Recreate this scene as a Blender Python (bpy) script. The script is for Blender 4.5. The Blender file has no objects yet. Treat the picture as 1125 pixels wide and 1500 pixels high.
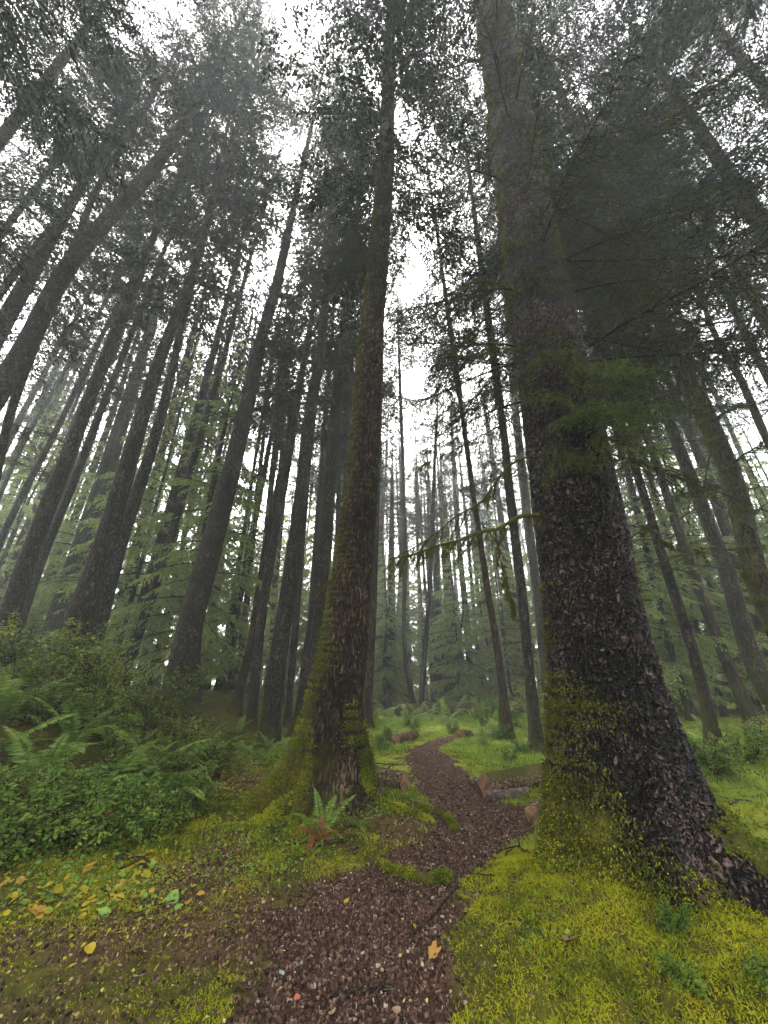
import bpy, math, random
import numpy as np
from mathutils import Vector, Matrix, Quaternion

SC = bpy.context.scene
C = SC.collection
# ------------------------------------------------------------------ camera, sky, sun, exposure
PITCH = math.radians(24.0)
EYE = 1.5
cam_d = bpy.data.cameras.new('camera'); cam = bpy.data.objects.new('camera', cam_d); C.objects.link(cam)
cam.location = (0, 0, EYE); cam.rotation_euler = (math.pi/2 + PITCH, 0, 0)
cam_d.sensor_fit = 'HORIZONTAL'; cam_d.sensor_width = 36; cam_d.lens = 18
cam_d.clip_start = 0.05; cam_d.clip_end = 1000
SC.camera = cam
SUN_EL, SUN_AZ = math.radians(52), math.radians(-20)      # high, ahead and a little to the left
world = bpy.data.worlds.new("World"); SC.world = world; world.use_nodes = True
wn = world.node_tree; wn.nodes.clear()
sky = wn.nodes.new('ShaderNodeTexSky'); sky.sky_type = 'NISHITA'; sky.sun_disc = False
sky.sun_elevation = SUN_EL; sky.sun_rotation = SUN_AZ; sky.air_density = 1.6; sky.dust_density = 5.0
bw = wn.nodes.new('ShaderNodeHueSaturation'); bw.inputs['Saturation'].default_value = 0.12
bg = wn.nodes.new('ShaderNodeBackground'); bg.inputs['Strength'].default_value = 0.15
wo = wn.nodes.new('ShaderNodeOutputWorld')
wn.links.new(sky.outputs[0], bw.inputs['Color']); wn.links.new(bw.outputs[0], bg.inputs[0]); wn.links.new(bg.outputs[0], wo.inputs[0])
sl = bpy.data.lights.new('sun', 'SUN'); sl.energy = 1.5; sl.angle = math.radians(14); sl.color = (1, .96, .88)
sun = bpy.data.objects.new('sun', sl); C.objects.link(sun)
sdir = Vector((math.sin(SUN_AZ)*math.cos(SUN_EL), math.cos(SUN_AZ)*math.cos(SUN_EL), math.sin(SUN_EL)))
sun.rotation_euler = sdir.to_track_quat('Z', 'Y').to_euler()
vs = SC.view_settings; vs.view_transform = 'Standard'; vs.look = 'None'; vs.gamma = 1; vs.use_curve_mapping = False
vs.exposure = 3.0
cy = SC.cycles
cy.max_bounces = 4; cy.diffuse_bounces = 2; cy.glossy_bounces = 1; cy.transmission_bounces = 2; cy.volume_bounces = 1; cy.transparent_max_bounces = 4
cy.use_denoising = True; cy.caustics_reflective = False; cy.caustics_refractive = False
cy.sample_clamp_indirect = 4
FOG = 0.0042

# ------------------------------------------------------------------ maths of the place
F = 562.5; CP, SP = math.cos(PITCH), math.sin(PITCH)
def ray(px, py):
    x = (px-562.5)/F; u = (750-py)/F
    return np.array([x, CP-u*SP, SP+u*CP])
def P(px, py, Y):
    r = ray(px, py); d = Y/r[1]
    return np.array([r[0]*d, Y, EYE+r[2]*d]), d
def proj(p):
    v = np.asarray(p)-np.array([0, 0, EYE]); d = v[1]*CP+v[2]*SP; return np.array([562.5+F*v[0]/d, 750-F*(-v[1]*SP+v[2]*CP)/d])
def G(px, py):
    r = ray(px, py); d = -EYE/r[2]
    return r[0]*d, r[1]*d
def ss(a, b, x):
    t = np.clip((x-a)/(b-a), 0, 1); return t*t*(3-2*t)
def hash2(ix, iy, s):
    h = (ix.astype(np.int64)*374761393 + iy.astype(np.int64)*668265263 + s*982451653) & 0x7fffffff
    h = ((h ^ (h >> 13))*1274126177) & 0x7fffffff
    return ((h ^ (h >> 16)) & 0xffff)/65535.0
def vnoise(x, y, s=0):
    x = np.asarray(x, float); y = np.asarray(y, float)
    ix = np.floor(x); iy = np.floor(y); fx = x-ix; fy = y-iy
    fx = fx*fx*(3-2*fx); fy = fy*fy*(3-2*fy)
    a = hash2(ix, iy, s); b = hash2(ix+1, iy, s); c = hash2(ix, iy+1, s); d = hash2(ix+1, iy+1, s)
    return (a*(1-fx)+b*fx)*(1-fy)+(c*(1-fx)+d*fx)*fy*1.0
def fbm(x, y, s=0, o=4):
    v = 0; a = .5; n = 0
    for i in range(o):
        v = v+a*vnoise(x, y, s+i*17); n += a; a *= .5; x = x*2.03+3.1; y = y*2.03+1.7
    return v/n

AX, AY = 1.67, 3.72          # the great spruce by the path
BX, BY = -0.62, 6.0          # the mossy tree left of the path
rows = [(1700,250,680),(1500,350,668),(1400,385,672),(1340,400,680),(1300,455,700),(1270,545,730),(1250,585,755),(1225,640,782),(1200,652,780),
        (1170,634,728),(1140,610,688),(1110,598,652),(1095,604,640),(1088,618,652),(1082,640,680),(1077,668,720),(1073,700,770)]
RY = np.array([G(562, y)[1] for y, a, b in rows]); RL = np.array([G(a, y)[0] for y, a, b in rows]); RR = np.array([G(b, y)[0] for y, a, b in rows])
def path_sd(x, y):           # metres inside the path (negative outside)
    l = np.interp(y, RY, RL); r = np.interp(y, RY, RR)
    w = .36*(fbm(x*3.1, y*3.1, 5, 3)-.5) + .20*(fbm(x*11, y*11, 9, 2)-.5)
    d = np.minimum(x-l, r-x)+w+.07*ss(4.8, 6, y)
    return np.where(y > RY[-1]-.3, -1.0, d)
def dirt_m(x, y):            # bare brown litter beside the path
    d = 0
    for cx, cy_, rx, ry in ((-1.55,4.3,.45,1.0),(-2.6,7.6,1.3,1.0),(-1.0,3.5,.8,.55),(.25,5.3,.6,.8),(-1.4,2.4,1.3,.5),(-1.9,3.4,1.0,.35)):
        q = ((x-cx)/rx)**2+((y-cy_)/ry)**2
        d = np.maximum(d, np.exp(-q*.8)*(.62 if cx < -1.3 and cy_ < 3.5 else 1))
    return np.clip(d+.5*(fbm(x*2.3, y*2.3, 21, 3)-.55), 0, 1)
def ground(x, y):
    x = np.asarray(x, float); y = np.asarray(y, float)
    edge = -2.3-1.2*ss(6, 10, y)-.5*ss(14, 30, y)
    bank = 1.15*ss(0, 3.6, edge-x)*ss(4.1, 6.8, y)*(1-.5*ss(25, 60, y))
    right = .45*ss(3.5, 9, x)*ss(4, 8, y)
    far = .7*ss(17, 60, y)
    inpath = np.clip(path_sd(x, y)/.25, 0, 1)
    h = bank+right+far
    h = h+.16*(fbm(x*.7, y*.7, 3, 3)-.5)*ss(3, 8, np.hypot(x, y))*(1-.6*inpath)
    h = h+.07*(fbm(x*3.2, y*3.2, 11, 4)-.5)*(1-.75*inpath)
    h = h-.035*inpath
    r2 = ((x-AX-.05)/1.05)**2+((y-AY+.25)/1.05)**2
    h = h+.36*np.exp(-r2*1.15)*(1-.9*inpath)
    r2 = ((x-BX)/.9)**2+((y-BY)/.9)**2
    h = h+.16*np.exp(-r2)
    return h
def gz(x, y): return float(ground(x, y))

# ------------------------------------------------------------------ mesh helpers
def mesh_np(name, V, Fs, mat=None, smooth=False, attrs=None):
    """V (n,3); Fs = list of (m,k) index arrays."""
    me = bpy.data.meshes.new(name)
    V = np.asarray(V, np.float32)
    me.vertices.add(len(V)); me.vertices.foreach_set('co', V.ravel())
    Fs = [np.asarray(f, np.int32) for f in Fs if len(f)]
    tot = np.concatenate([np.full(len(f), f.shape[1], np.int32) for f in Fs])
    idx = np.concatenate([f.ravel() for f in Fs])
    me.loops.add(len(idx)); me.loops.foreach_set('vertex_index', idx)
    me.polygons.add(len(tot)); st = np.concatenate([[0], np.cumsum(tot)[:-1]]).astype(np.int32)
    me.polygons.foreach_set('loop_start', st)
    try: me.polygons.foreach_set('loop_total', tot)
    except Exception: pass
    me.update(calc_edges=True)
    if smooth: me.polygons.foreach_set('use_smooth', np.ones(len(tot), bool))
    for k, a in (attrs or {}).items():
        at = me.attributes.new(k, 'FLOAT', 'POINT'); at.data.foreach_set('value', np.asarray(a, np.float32))
    if mat: me.materials.append(mat)
    return me
def link(name, me, parent=None, loc=None, rot=None, scale=None, **kw):
    o = bpy.data.objects.new(name, me); C.objects.link(o)
    if parent: o.parent = parent
    if loc is not None: o.location = [float(v) for v in loc]
    if rot is not None:
        if isinstance(rot, Quaternion): o.rotation_mode = 'QUATERNION'; o.rotation_quaternion = rot
        else: o.rotation_euler = rot
    if scale is not None: o.scale = scale if hasattr(scale, '__len__') else (scale,)*3
    for k, v in kw.items():
        if v: o[k] = v
    return o
def thing(name, label, cat, loc=(0,0,0), group=None, rot=None, scale=None):
    return link(name, None, None, loc, rot, scale, label=label, category=cat, group=group)

class MB:
    def __init__(s): s.V = []; s.F = {3: [], 4: []}; s.n = 0; s.A = []
    def add(s, V, *Fs, a=None):
        V = np.asarray(V, float)
        for f in Fs:
            f = np.asarray(f, np.int64)
            if len(f): s.F[f.shape[1]].append(f+s.n)
        s.V.append(V); s.n += len(V)
        s.A.append(np.zeros(len(V)) if a is None else np.broadcast_to(a, (len(V),)))
    def mesh(s, name, mat, smooth=False, attr=None):
        V = np.concatenate(s.V); Fs = [np.concatenate(f) for f in s.F.values() if f]
        return mesh_np(name, V, Fs, mat, smooth, {attr: np.concatenate(s.A)} if attr else None)

def norm(v): return v/np.maximum(np.linalg.norm(v, axis=-1, keepdims=True), 1e-9)
def blades(mb, p, d, w, L, fold=0.0, a=None, wide=.5):
    """diamond leaf: base p, unit dir d, side vec w (half width), length L"""
    n = len(p); L = np.broadcast_to(L, (n,))[:, None]
    m = p+d*L*wide
    up = np.cross(norm(w), d)*np.linalg.norm(w, axis=1, keepdims=True)*fold
    V = np.stack([p, m+w+up, p+d*L, m-w+up], 1).reshape(-1, 3)
    i = np.arange(n)[:, None]*4
    if fold: mb.add(V, i+np.array([[0, 1, 2]]), i+np.array([[0, 2, 3]]), a=None if a is None else np.repeat(a, 4))
    else: mb.add(V, i+np.array([[0, 1, 2, 3]]), a=None if a is None else np.repeat(a, 4))
def needles(mb, p, d, w, L):
    n = len(p); L = np.broadcast_to(L, (n,))[:, None]
    V = np.stack([p-w, p+w, p+d*L], 1).reshape(-1, 3)
    mb.add(V, np.arange(n)[:, None]*3+np.array([[0, 1, 2]]))
def tube(mb, pts, rad, ns=6, cap=True, a=None):
    pts = np.asarray(pts, float); n = len(pts); rad = np.broadcast_to(rad, (n,))
    t = norm(np.gradient(pts, axis=0)); ref = np.array([0.13, .21, 1.]) if abs(t[0][2]) < .9 else np.array([1., .1, 0])
    u = norm(np.cross(t, ref)); v = np.cross(t, u)
    th = np.linspace(0, 2*np.pi, ns, endpoint=False)
    V = pts[:, None]+rad[:, None, None]*(np.cos(th)[None, :, None]*u[:, None]+np.sin(th)[None, :, None]*v[:, None])
    i = np.arange(n-1)[:, None]*ns; j = np.arange(ns)[None]; k = (j+1) % ns
    Fq = np.stack([i+j, i+k, i+ns+k, i+ns+j], -1).reshape(-1, 4)
    Vf = V.reshape(-1, 3)
    if cap:
        Vf = np.concatenate([Vf, pts[:1], pts[-1:]]); b = n*ns
        T1 = np.stack([np.full(ns, b), k[0], j[0]], -1); T2 = np.stack([np.full(ns, b+1), (n-1)*ns+j[0], (n-1)*ns+k[0]], -1)
        mb.add(Vf, Fq, T1, T2, a=a)
    else: mb.add(Vf, Fq, a=a)
def smooth_line(pts, n):
    pts = np.asarray(pts, float)
    s = np.concatenate([[0], np.cumsum(np.linalg.norm(np.diff(pts[:, :3], axis=0), axis=1))])
    u = np.linspace(0, s[-1], n)
    T = np.gradient(pts, s, axis=0)
    i = np.clip(np.searchsorted(s, u, 'right')-1, 0, len(s)-2); h = (s[i+1]-s[i])[:, None]; t = ((u-s[i])/(s[i+1]-s[i]))[:, None]
    return (2*t**3-3*t**2+1)*pts[i]+(t**3-2*t**2+t)*h*T[i]+(-2*t**3+3*t**2)*pts[i+1]+(t**3-t**2)*h*T[i+1]

# ------------------------------------------------------------------ materials
class Mt:
    def __init__(s, name, rough=.8, spec=.3):
        s.m = bpy.data.materials.new(name); s.m.use_nodes = True; s.t = s.m.node_tree; s.t.nodes.clear()
        s.out = s.n('ShaderNodeOutputMaterial'); s.b = s.n('ShaderNodeBsdfPrincipled')
        s.b.inputs['Roughness'].default_value = rough; s.b.inputs['Specular IOR Level'].default_value = spec
        s.l(s.b.outputs[0], s.out.inputs[0]); s.tc = s.n('ShaderNodeTexCoord')
    def n(s, t, **k):
        x = s.t.nodes.new(t)
        for a, b in k.items(): setattr(x, a, b)
        return x
    def l(s, a, b): s.t.links.new(a, b)
    def co(s, scale=(1,1,1), kind='Object'):
        m = s.n('ShaderNodeMapping'); m.inputs['Scale'].default_value = scale; s.l(s.tc.outputs[kind], m.inputs[0]); return m.outputs[0]
    def noise(s, scale, det=4, co=None, rough=.55, dist=0):
        x = s.n('ShaderNodeTexNoise'); x.inputs['Scale'].default_value = scale; x.inputs['Detail'].default_value = det
        x.inputs['Roughness'].default_value = rough; x.inputs['Distortion'].default_value = dist
        s.l(co if co is not None else s.tc.outputs['Object'], x.inputs['Vector']); return x.outputs['Fac']
    def vor(s, scale, co=None, feat='F1', out='Distance'):
        x = s.n('ShaderNodeTexVoronoi', feature=feat); x.inputs['Scale'].default_value = scale
        s.l(co if co is not None else s.tc.outputs['Object'], x.inputs['Vector']); return x.outputs[out]
    def ramp(s, f, stops):
        r = s.n('ShaderNodeValToRGB'); e = r.color_ramp.elements
        while len(e) < len(stops): e.new(.5)
        for x, (p, c) in zip(e, stops): x.position = p; x.color = (c if hasattr(c, '__len__') else (c, c, c))+((1,) if hasattr(c, '__len__') else ()) if hasattr(c, '__len__') else (c, c, c, 1)
        s.l(f, r.inputs[0]); return r.outputs[0]
    def mix(s, f, a, b, mode='MIX'):
        x = s.n('ShaderNodeMix', data_type='RGBA', blend_type=mode)
        for sock, v in ((x.inputs[0], f), (x.inputs[6], a), (x.inputs[7], b)):
            if hasattr(v, 'links'): s.l(v, sock)
            elif hasattr(v, '__len__'): sock.default_value = tuple(v)+(1,)
            else: sock.default_value = v
        return x.outputs[2]
    def math(s, op, a, b=0., clamp=False):
        x = s.n('ShaderNodeMath', operation=op, use_clamp=clamp)
        for sock, v in ((x.inputs[0], a), (x.inputs[1], b)):
            if hasattr(v, 'links'): s.l(v, sock)
            else: sock.default_value = v
        return x.outputs[0]
    def attr(s, name): x = s.n('ShaderNodeAttribute'); x.attribute_name = name; return x.outputs['Fac']
    def rand(s): return s.n('ShaderNodeObjectInfo').outputs['Random']
    def bump(s, h, dist=.02, st=1.):
        x = s.n('ShaderNodeBump'); x.inputs['Distance'].default_value = dist; x.inputs['Strength'].default_value = st
        s.l(h, x.inputs['Height']); s.l(x.outputs[0], s.b.inputs['Normal'])
    def col(s, c):
        if hasattr(c, 'links'): s.l(c, s.b.inputs['Base Color'])
        else: s.b.inputs['Base Color'].default_value = tuple(c)+(1,)
    def translucent(s, c, f):
        t = s.n('ShaderNodeBsdfTranslucent'); m = s.n('ShaderNodeMixShader'); m.inputs[0].default_value = f
        if hasattr(c, 'links'): s.l(c, t.inputs[0])
        else: t.inputs[0].default_value = tuple(c)+(1,)
        s.l(s.b.outputs[0], m.inputs[1]); s.l(t.outputs[0], m.inputs[2]); s.l(m.outputs[0], s.out.inputs[0])

def leaf_mat(name, stops, scale=1.5, tr=.35, rough=.5, spec=.12, det=2, isl=.3):
    m = Mt(name, rough, spec)
    geo = m.n('ShaderNodeNewGeometry')
    f = m.math('ADD', m.math('MULTIPLY', m.noise(scale, det), .75), m.math('MULTIPLY', m.rand(), .2))
    f = m.math('ADD', f, m.math('MULTIPLY', geo.outputs['Random Per Island'], isl))
    c = m.ramp(m.math('SUBTRACT', f, isl*.5), stops); m.col(c); m.translucent(c, tr); return m.m
M = {}
M['crown'] = leaf_mat('conifer_foliage', [(.3, (.008,.014,.007)), (.55, (.017,.027,.011)), (.8, (.035,.050,.018))], .9, .3, .6, .06)
M['young'] = leaf_mat('young_hemlock_foliage', [(.25, (.13,.18,.06)), (.5, (.24,.31,.09)), (.8, (.38,.44,.13))], .8, .45, .6, .2)
M['spruce'] = leaf_mat('spruce_needles', [(.25, (.020,.036,.010)), (.5, (.045,.075,.017)), (.8, (.11,.14,.03))], 2.2, .3, .5)
M['spruce_bright'] = leaf_mat('bright_spruce_needles', [(.25, (.06,.11,.025)), (.5, (.12,.19,.04)), (.8, (.24,.28,.05))], 2.2, .35, .5)
M['fern'] = leaf_mat('fern_green', [(.25, (.06,.12,.025)), (.5, (.15,.25,.045)), (.8, (.28,.36,.08))], 2.5, .4, .5)
M['fern_dead'] = leaf_mat('fern_red_brown', [(.2, (.12,.03,.012)), (.5, (.22,.06,.03)), (.85, (.30,.12,.05))], 4, .3, .7)
M['shrub'] = leaf_mat('shrub_leaves', [(.25, (.05,.08,.018)), (.5, (.19,.26,.04)), (.72, (.42,.45,.09))], 1.6, .45, .4)
M['yellow'] = leaf_mat('yellow_leaves', [(.15, (.18,.20,.02)), (.5, (.42,.33,.02)), (.8, (.55,.38,.04))], 3, .35, .45)
M['clover'] = leaf_mat('low_leaves', [(.2, (.08,.17,.03)), (.5, (.17,.28,.04)), (.8, (.34,.40,.05))], 2, .4, .45)
M['grass'] = leaf_mat('grass_green', [(.25, (.10,.18,.03)), (.5, (.22,.34,.05)), (.75, (.42,.46,.06))], 1.1, .4, .5)
M['moss'] = leaf_mat('moss_yellow_green', [(.25, (.03,.04,.008)), (.40, (.12,.16,.012)), (.52, (.29,.32,.016)), (.66, (.45,.43,.020)), (.80, (.26,.14,.03))], 3.2, .35, .8, .1, 5, .16)
M['bmoss'] = leaf_mat('trunk_moss', [(.25, (.045,.05,.010)), (.5, (.12,.125,.018)), (.7, (.23,.22,.028)), (.9, (.17,.11,.03))], 2.5, .25, .9, .1, 5)
M['litter'] = leaf_mat('pale_litter', [(.1, (.42,.36,.16)), (.45, (.45,.40,.12)), (.6, (.18,.10,.04)), (.85, (.5,.45,.35))], 9, .2, .6)

def bark_nodes(m, dark, mid, light, zs=.45, s1=9, s2=34, big=.0, red=None):
    co = m.co((1, 1, zs)); warp = m.n('ShaderNodeTexNoise'); warp.inputs['Scale'].default_value = s1*.7; m.l(co, warp.inputs['Vector'])
    wv = m.n('ShaderNodeVectorMath', operation='MULTIPLY_ADD'); m.l(warp.outputs['Color'], wv.inputs[0]); wv.inputs[1].default_value = (.16,)*3; m.l(co, wv.inputs[2])
    v1 = m.vor(s1, wv.outputs[0], 'DISTANCE_TO_EDGE'); v2 = m.vor(s2, wv.outputs[0], 'F1'); cell = m.n('ShaderNodeTexVoronoi'); cell.inputs['Scale'].default_value = s2; m.l(wv.outputs[0], cell.inputs['Vector'])
    n = m.noise(s2*1.5, 5, co); nb = m.noise(2.3, 4)
    plate = m.math('MINIMUM', m.math('MULTIPLY', v1, 4.5), 1.)
    h = m.math('ADD', m.math('MULTIPLY', plate, .5), m.math('ADD', m.math('MULTIPLY', m.math('SUBTRACT', 1., v2), .35), m.math('MULTIPLY', n, .35)))
    h = m.math('ADD', h, m.math('MULTIPLY', m.math('SUBTRACT', nb, .5), .5))
    tone = m.math('ADD', m.math('MULTIPLY', h, .75), m.math('MULTIPLY', m.math('SUBTRACT', cell.outputs['Color'], .5), .55))
    tone = m.math('ADD', tone, m.math('MULTIPLY', m.math('SUBTRACT', m.noise(1.1, 3), .5), .55))
    c = m.ramp(tone, [(.28, dark), (.62, mid), (.92, light)])
    return h, c, nb
def bark_mat(name, dark, mid, light, s1=9, s2=34, dist=.03, disp=False, lichen=.0, zs=.45, rough=.75, moss_c=((.022,.024,.006),(.10,.095,.018)), spec=.12):
    m = Mt(name, rough, spec)
    h, c, nb = bark_nodes(m, dark, mid, light, zs, s1, s2)
    if lichen:
        fl = m.math('GREATER_THAN', m.noise(s2*.9, 3, rough=.7), 1-lichen)
        c = m.mix(m.math('MULTIPLY', fl, .7), c, (.30,.31,.27))
    ms = m.attr('moss'); mn = m.noise(3.5, 6, rough=.65)
    mf = m.math('MULTIPLY', m.math('SUBTRACT', m.math('ADD', ms, m.math('ADD', m.math('MULTIPLY', mn, .7), m.math('MULTIPLY', m.noise(22, 4, rough=.7), .32))), .98), 5., True)
    fine = m.noise(60, 4)
    mc = m.ramp(m.math('ADD', m.math('MULTIPLY', fine, .6), m.math('MULTIPLY', nb, .45)), [(.3, moss_c[0]), (.75, moss_c[1])])
    c = m.mix(m.math('MULTIPLY', mf, .9), c, mc); m.col(c)
    r = m.n('ShaderNodeMapRange'); m.l(mf, r.inputs[0]); r.inputs[3].default_value = rough; r.inputs[4].default_value = .95; m.l(r.outputs[0], m.b.inputs['Roughness'])
    hh = m.math('ADD', m.math('MULTIPLY', h, m.math('SUBTRACT', 1., m.math('MULTIPLY', mf, .5))), m.math('MULTIPLY', m.math('MULTIPLY', mf, fine), .9))
    if disp:
        d = m.n('ShaderNodeDisplacement'); d.inputs['Scale'].default_value = dist; d.inputs['Midlevel'].default_value = .7
        m.l(hh, d.inputs['Height']); m.l(d.outputs[0], m.out.inputs['Displacement']); m.m.displacement_method = 'BOTH'
    else: m.bump(hh, dist)
    return m.m
M['barkA'] = bark_mat('dark_scaly_bark', (.002,.0015,.0015), (.011,.007,.006), (.20,.130,.115), 19, 46, .055, True, .33, .8, .5, spec=.22, moss_c=((.05,.06,.010),(.30,.29,.03)))
M['barkB'] = bark_mat('mossy_ridged_bark', (.004,.003,.002), (.032,.020,.012), (.16,.11,.07), 17, 48, .03, True, .27, .3, .7)
M['bark1'] = bark_mat('brown_bark', (.004,.003,.002), (.020,.014,.010), (.13,.10,.07), 15, 44, .05, False, .36, .3)
M['bark2'] = bark_mat('grey_bark', (.004,.004,.003), (.022,.018,.014), (.12,.105,.085), 16, 48, .045, False, .38, .35)
M['bark3'] = bark_mat('reddish_bark', (.008,.005,.003), (.042,.025,.017), (.14,.09,.06), 10, 40, .025, False, .32, .2)
M['root'] = bark_mat('root_bark', (.016,.010,.007), (.055,.036,.025), (.12,.085,.06), 14, 50, .015, False, .3, 1)
M['log'] = bark_mat('log_bark', (.03,.018,.010), (.13,.085,.05), (.26,.19,.12), 12, 40, .02, False, .36, 1)
M['bare'] = bark_mat('bare_wood', (.05,.035,.03), (.13,.095,.08), (.24,.19,.16), 7, 60, .012, False, 0, 1)
def cut_mat():
    m = Mt('cut_wood', .7, .3); r = m.n('ShaderNodeTexWave', wave_type='RINGS', rings_direction='SPHERICAL'); r.inputs['Scale'].default_value = 14; r.inputs['Distortion'].default_value = 2.5; r.inputs['Detail'].default_value = 3
    m.l(m.tc.outputs['Object'], r.inputs[0]); m.col(m.mix(m.math('MULTIPLY', m.ramp(m.noise(9, 6), [(.4, 0.), (.65, 1.)]), .85), m.ramp(r.outputs['Fac'], [(0., (.16,.08,.04)), (1., (.36,.20,.11))]), (.05,.03,.02)))
    m.bump(r.outputs['Fac'], .004); return m.m
M['cut'] = cut_mat()
def ground_mat():
    m = Mt('forest_floor', .85, .1)
    pm = m.attr('path'); dm = m.attr('dirt'); gm = m.attr('lush')
    n1 = m.noise(1.6, 6, rough=.6); n2 = m.noise(14, 6, rough=.7); n3 = m.noise(60, 4, rough=.7); v = m.vor(42, m.co((1, .6, 1)))
    soil = m.ramp(m.math('ADD', m.math('MULTIPLY', n2, .6), m.math('MULTIPLY', n3, .45)), [(.3, (.018,.010,.007)), (.5, (.075,.040,.028)), (.68, (.15,.085,.06)), (.8, (.25,.17,.12))])
    moss = m.ramp(m.math('ADD', m.math('MULTIPLY', n1, .5), m.math('MULTIPLY', n2, .5)), [(.3, (.018,.016,.006)), (.45, (.06,.06,.010)), (.6, (.13,.12,.014)), (.75, (.12,.07,.02))])
    lush = m.ramp(m.math('ADD', m.math('MULTIPLY', n1, .5), m.math('MULTIPLY', n2, .5)), [(.3, (.04,.07,.012)), (.46, (.16,.20,.025)), (.6, (.33,.33,.03)), (.72, (.26,.19,.05))])
    brown = m.ramp(n2, [(.3, (.03,.018,.010)), (.5, (.09,.055,.025)), (.72, (.16,.12,.045))])
    c = m.mix(gm, moss, lush)
    c = m.mix(m.math('MULTIPLY', m.math('SUBTRACT', m.math('ADD', dm, m.math('MULTIPLY', n2, .6)), .55), 2.6, True), c, brown)
    f = m.math('MULTIPLY', m.math('ADD', pm, m.math('MULTIPLY', m.math('SUBTRACT', n2, .5), .5)), 1., True)
    c = m.mix(m.math('MULTIPLY', m.math('SUBTRACT', f, .35), 3., True), c, soil)
    c = m.mix(m.math('MULTIPLY', m.math('SUBTRACT', .45, v), .5, True), c, (.02,.012,.008)); m.col(c)
    m.bump(m.math('ADD', m.math('MULTIPLY', n2, 1.), m.math('ADD', m.math('MULTIPLY', n3, .5), m.math('MULTIPLY', v, .5))), .035)
    return m.m
M['ground'] = ground_mat()
def chip_mat():
    m = Mt('bark_chips', .7, .15); geo = m.n('ShaderNodeNewGeometry')
    m.col(m.ramp(geo.outputs['Random Per Island'], [(0., (.012,.007,.005)), (.45, (.060,.032,.022)), (.8, (.13,.072,.050)), (.97, (.24,.15,.11)), (1., (.42,.36,.26))])); return m.m
M['chip'] = chip_mat()
def stone_mat():
    m = Mt('grey_stone', .5, .4); m.col(m.ramp(m.noise(20, 5), [(.3, (.14,.15,.14)), (.7, (.30,.32,.30))])); m.bump(m.noise(40, 4), .004); return m.m
M['stone'] = stone_mat()

rs = np.random.RandomState(7)
# ------------------------------------------------------------------ ground and path
def build_ground():
    def axis(lo, hi, n, b, c0=0.):
        k0 = math.asinh((lo-c0)/b); k1 = math.asinh((hi-c0)/b); return c0+b*np.sinh(np.linspace(k0, k1, n))
    xs = axis(-120, 120, 350, 3.2, -.3); ys = axis(-30, 170, 350, 3.5, 3.5)
    X, Y = np.meshgrid(xs, ys); Z = ground(X, Y)
    sd = path_sd(X, Y); pm = ss(-.10, .14, sd); dm = dirt_m(X, Y)
    lush = ss(5.2, 7.5, Y)*ss(-1.2, 0, X)*np.ones_like(X)
    lush = np.maximum(lush, ss(2.6, 3.5, X)*ss(3, 4.5, Y))*(1-ss(17, 26, Y))
    Z = Z+.012*(fbm(X*18, Y*18, 31, 2)-.5)*(np.hypot(X, Y-3) < 8)
    V = np.stack([X, Y, Z], -1).reshape(-1, 3); nx = len(xs)
    i, j = np.meshgrid(np.arange(len(ys)-1), np.arange(nx-1), indexing='ij'); a = (i*nx+j).ravel()
    Q = np.stack([a, a+1, a+nx+1, a+nx], 1)
    inp = (pm.ravel()[Q].mean(1) > .5)
    at = {'path': pm.ravel(), 'dirt': dm.ravel(), 'lush': lush.ravel()}
    for name, q in (('ground', Q[~inp]), ('path', Q[inp])):
        used, inv = np.unique(q, return_inverse=True)
        me = mesh_np(name, V[used], [inv.reshape(q.shape)], M['ground'], True, {k: v[used] for k, v in at.items()})
        link(name, me, kind='structure')
build_ground()

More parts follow.
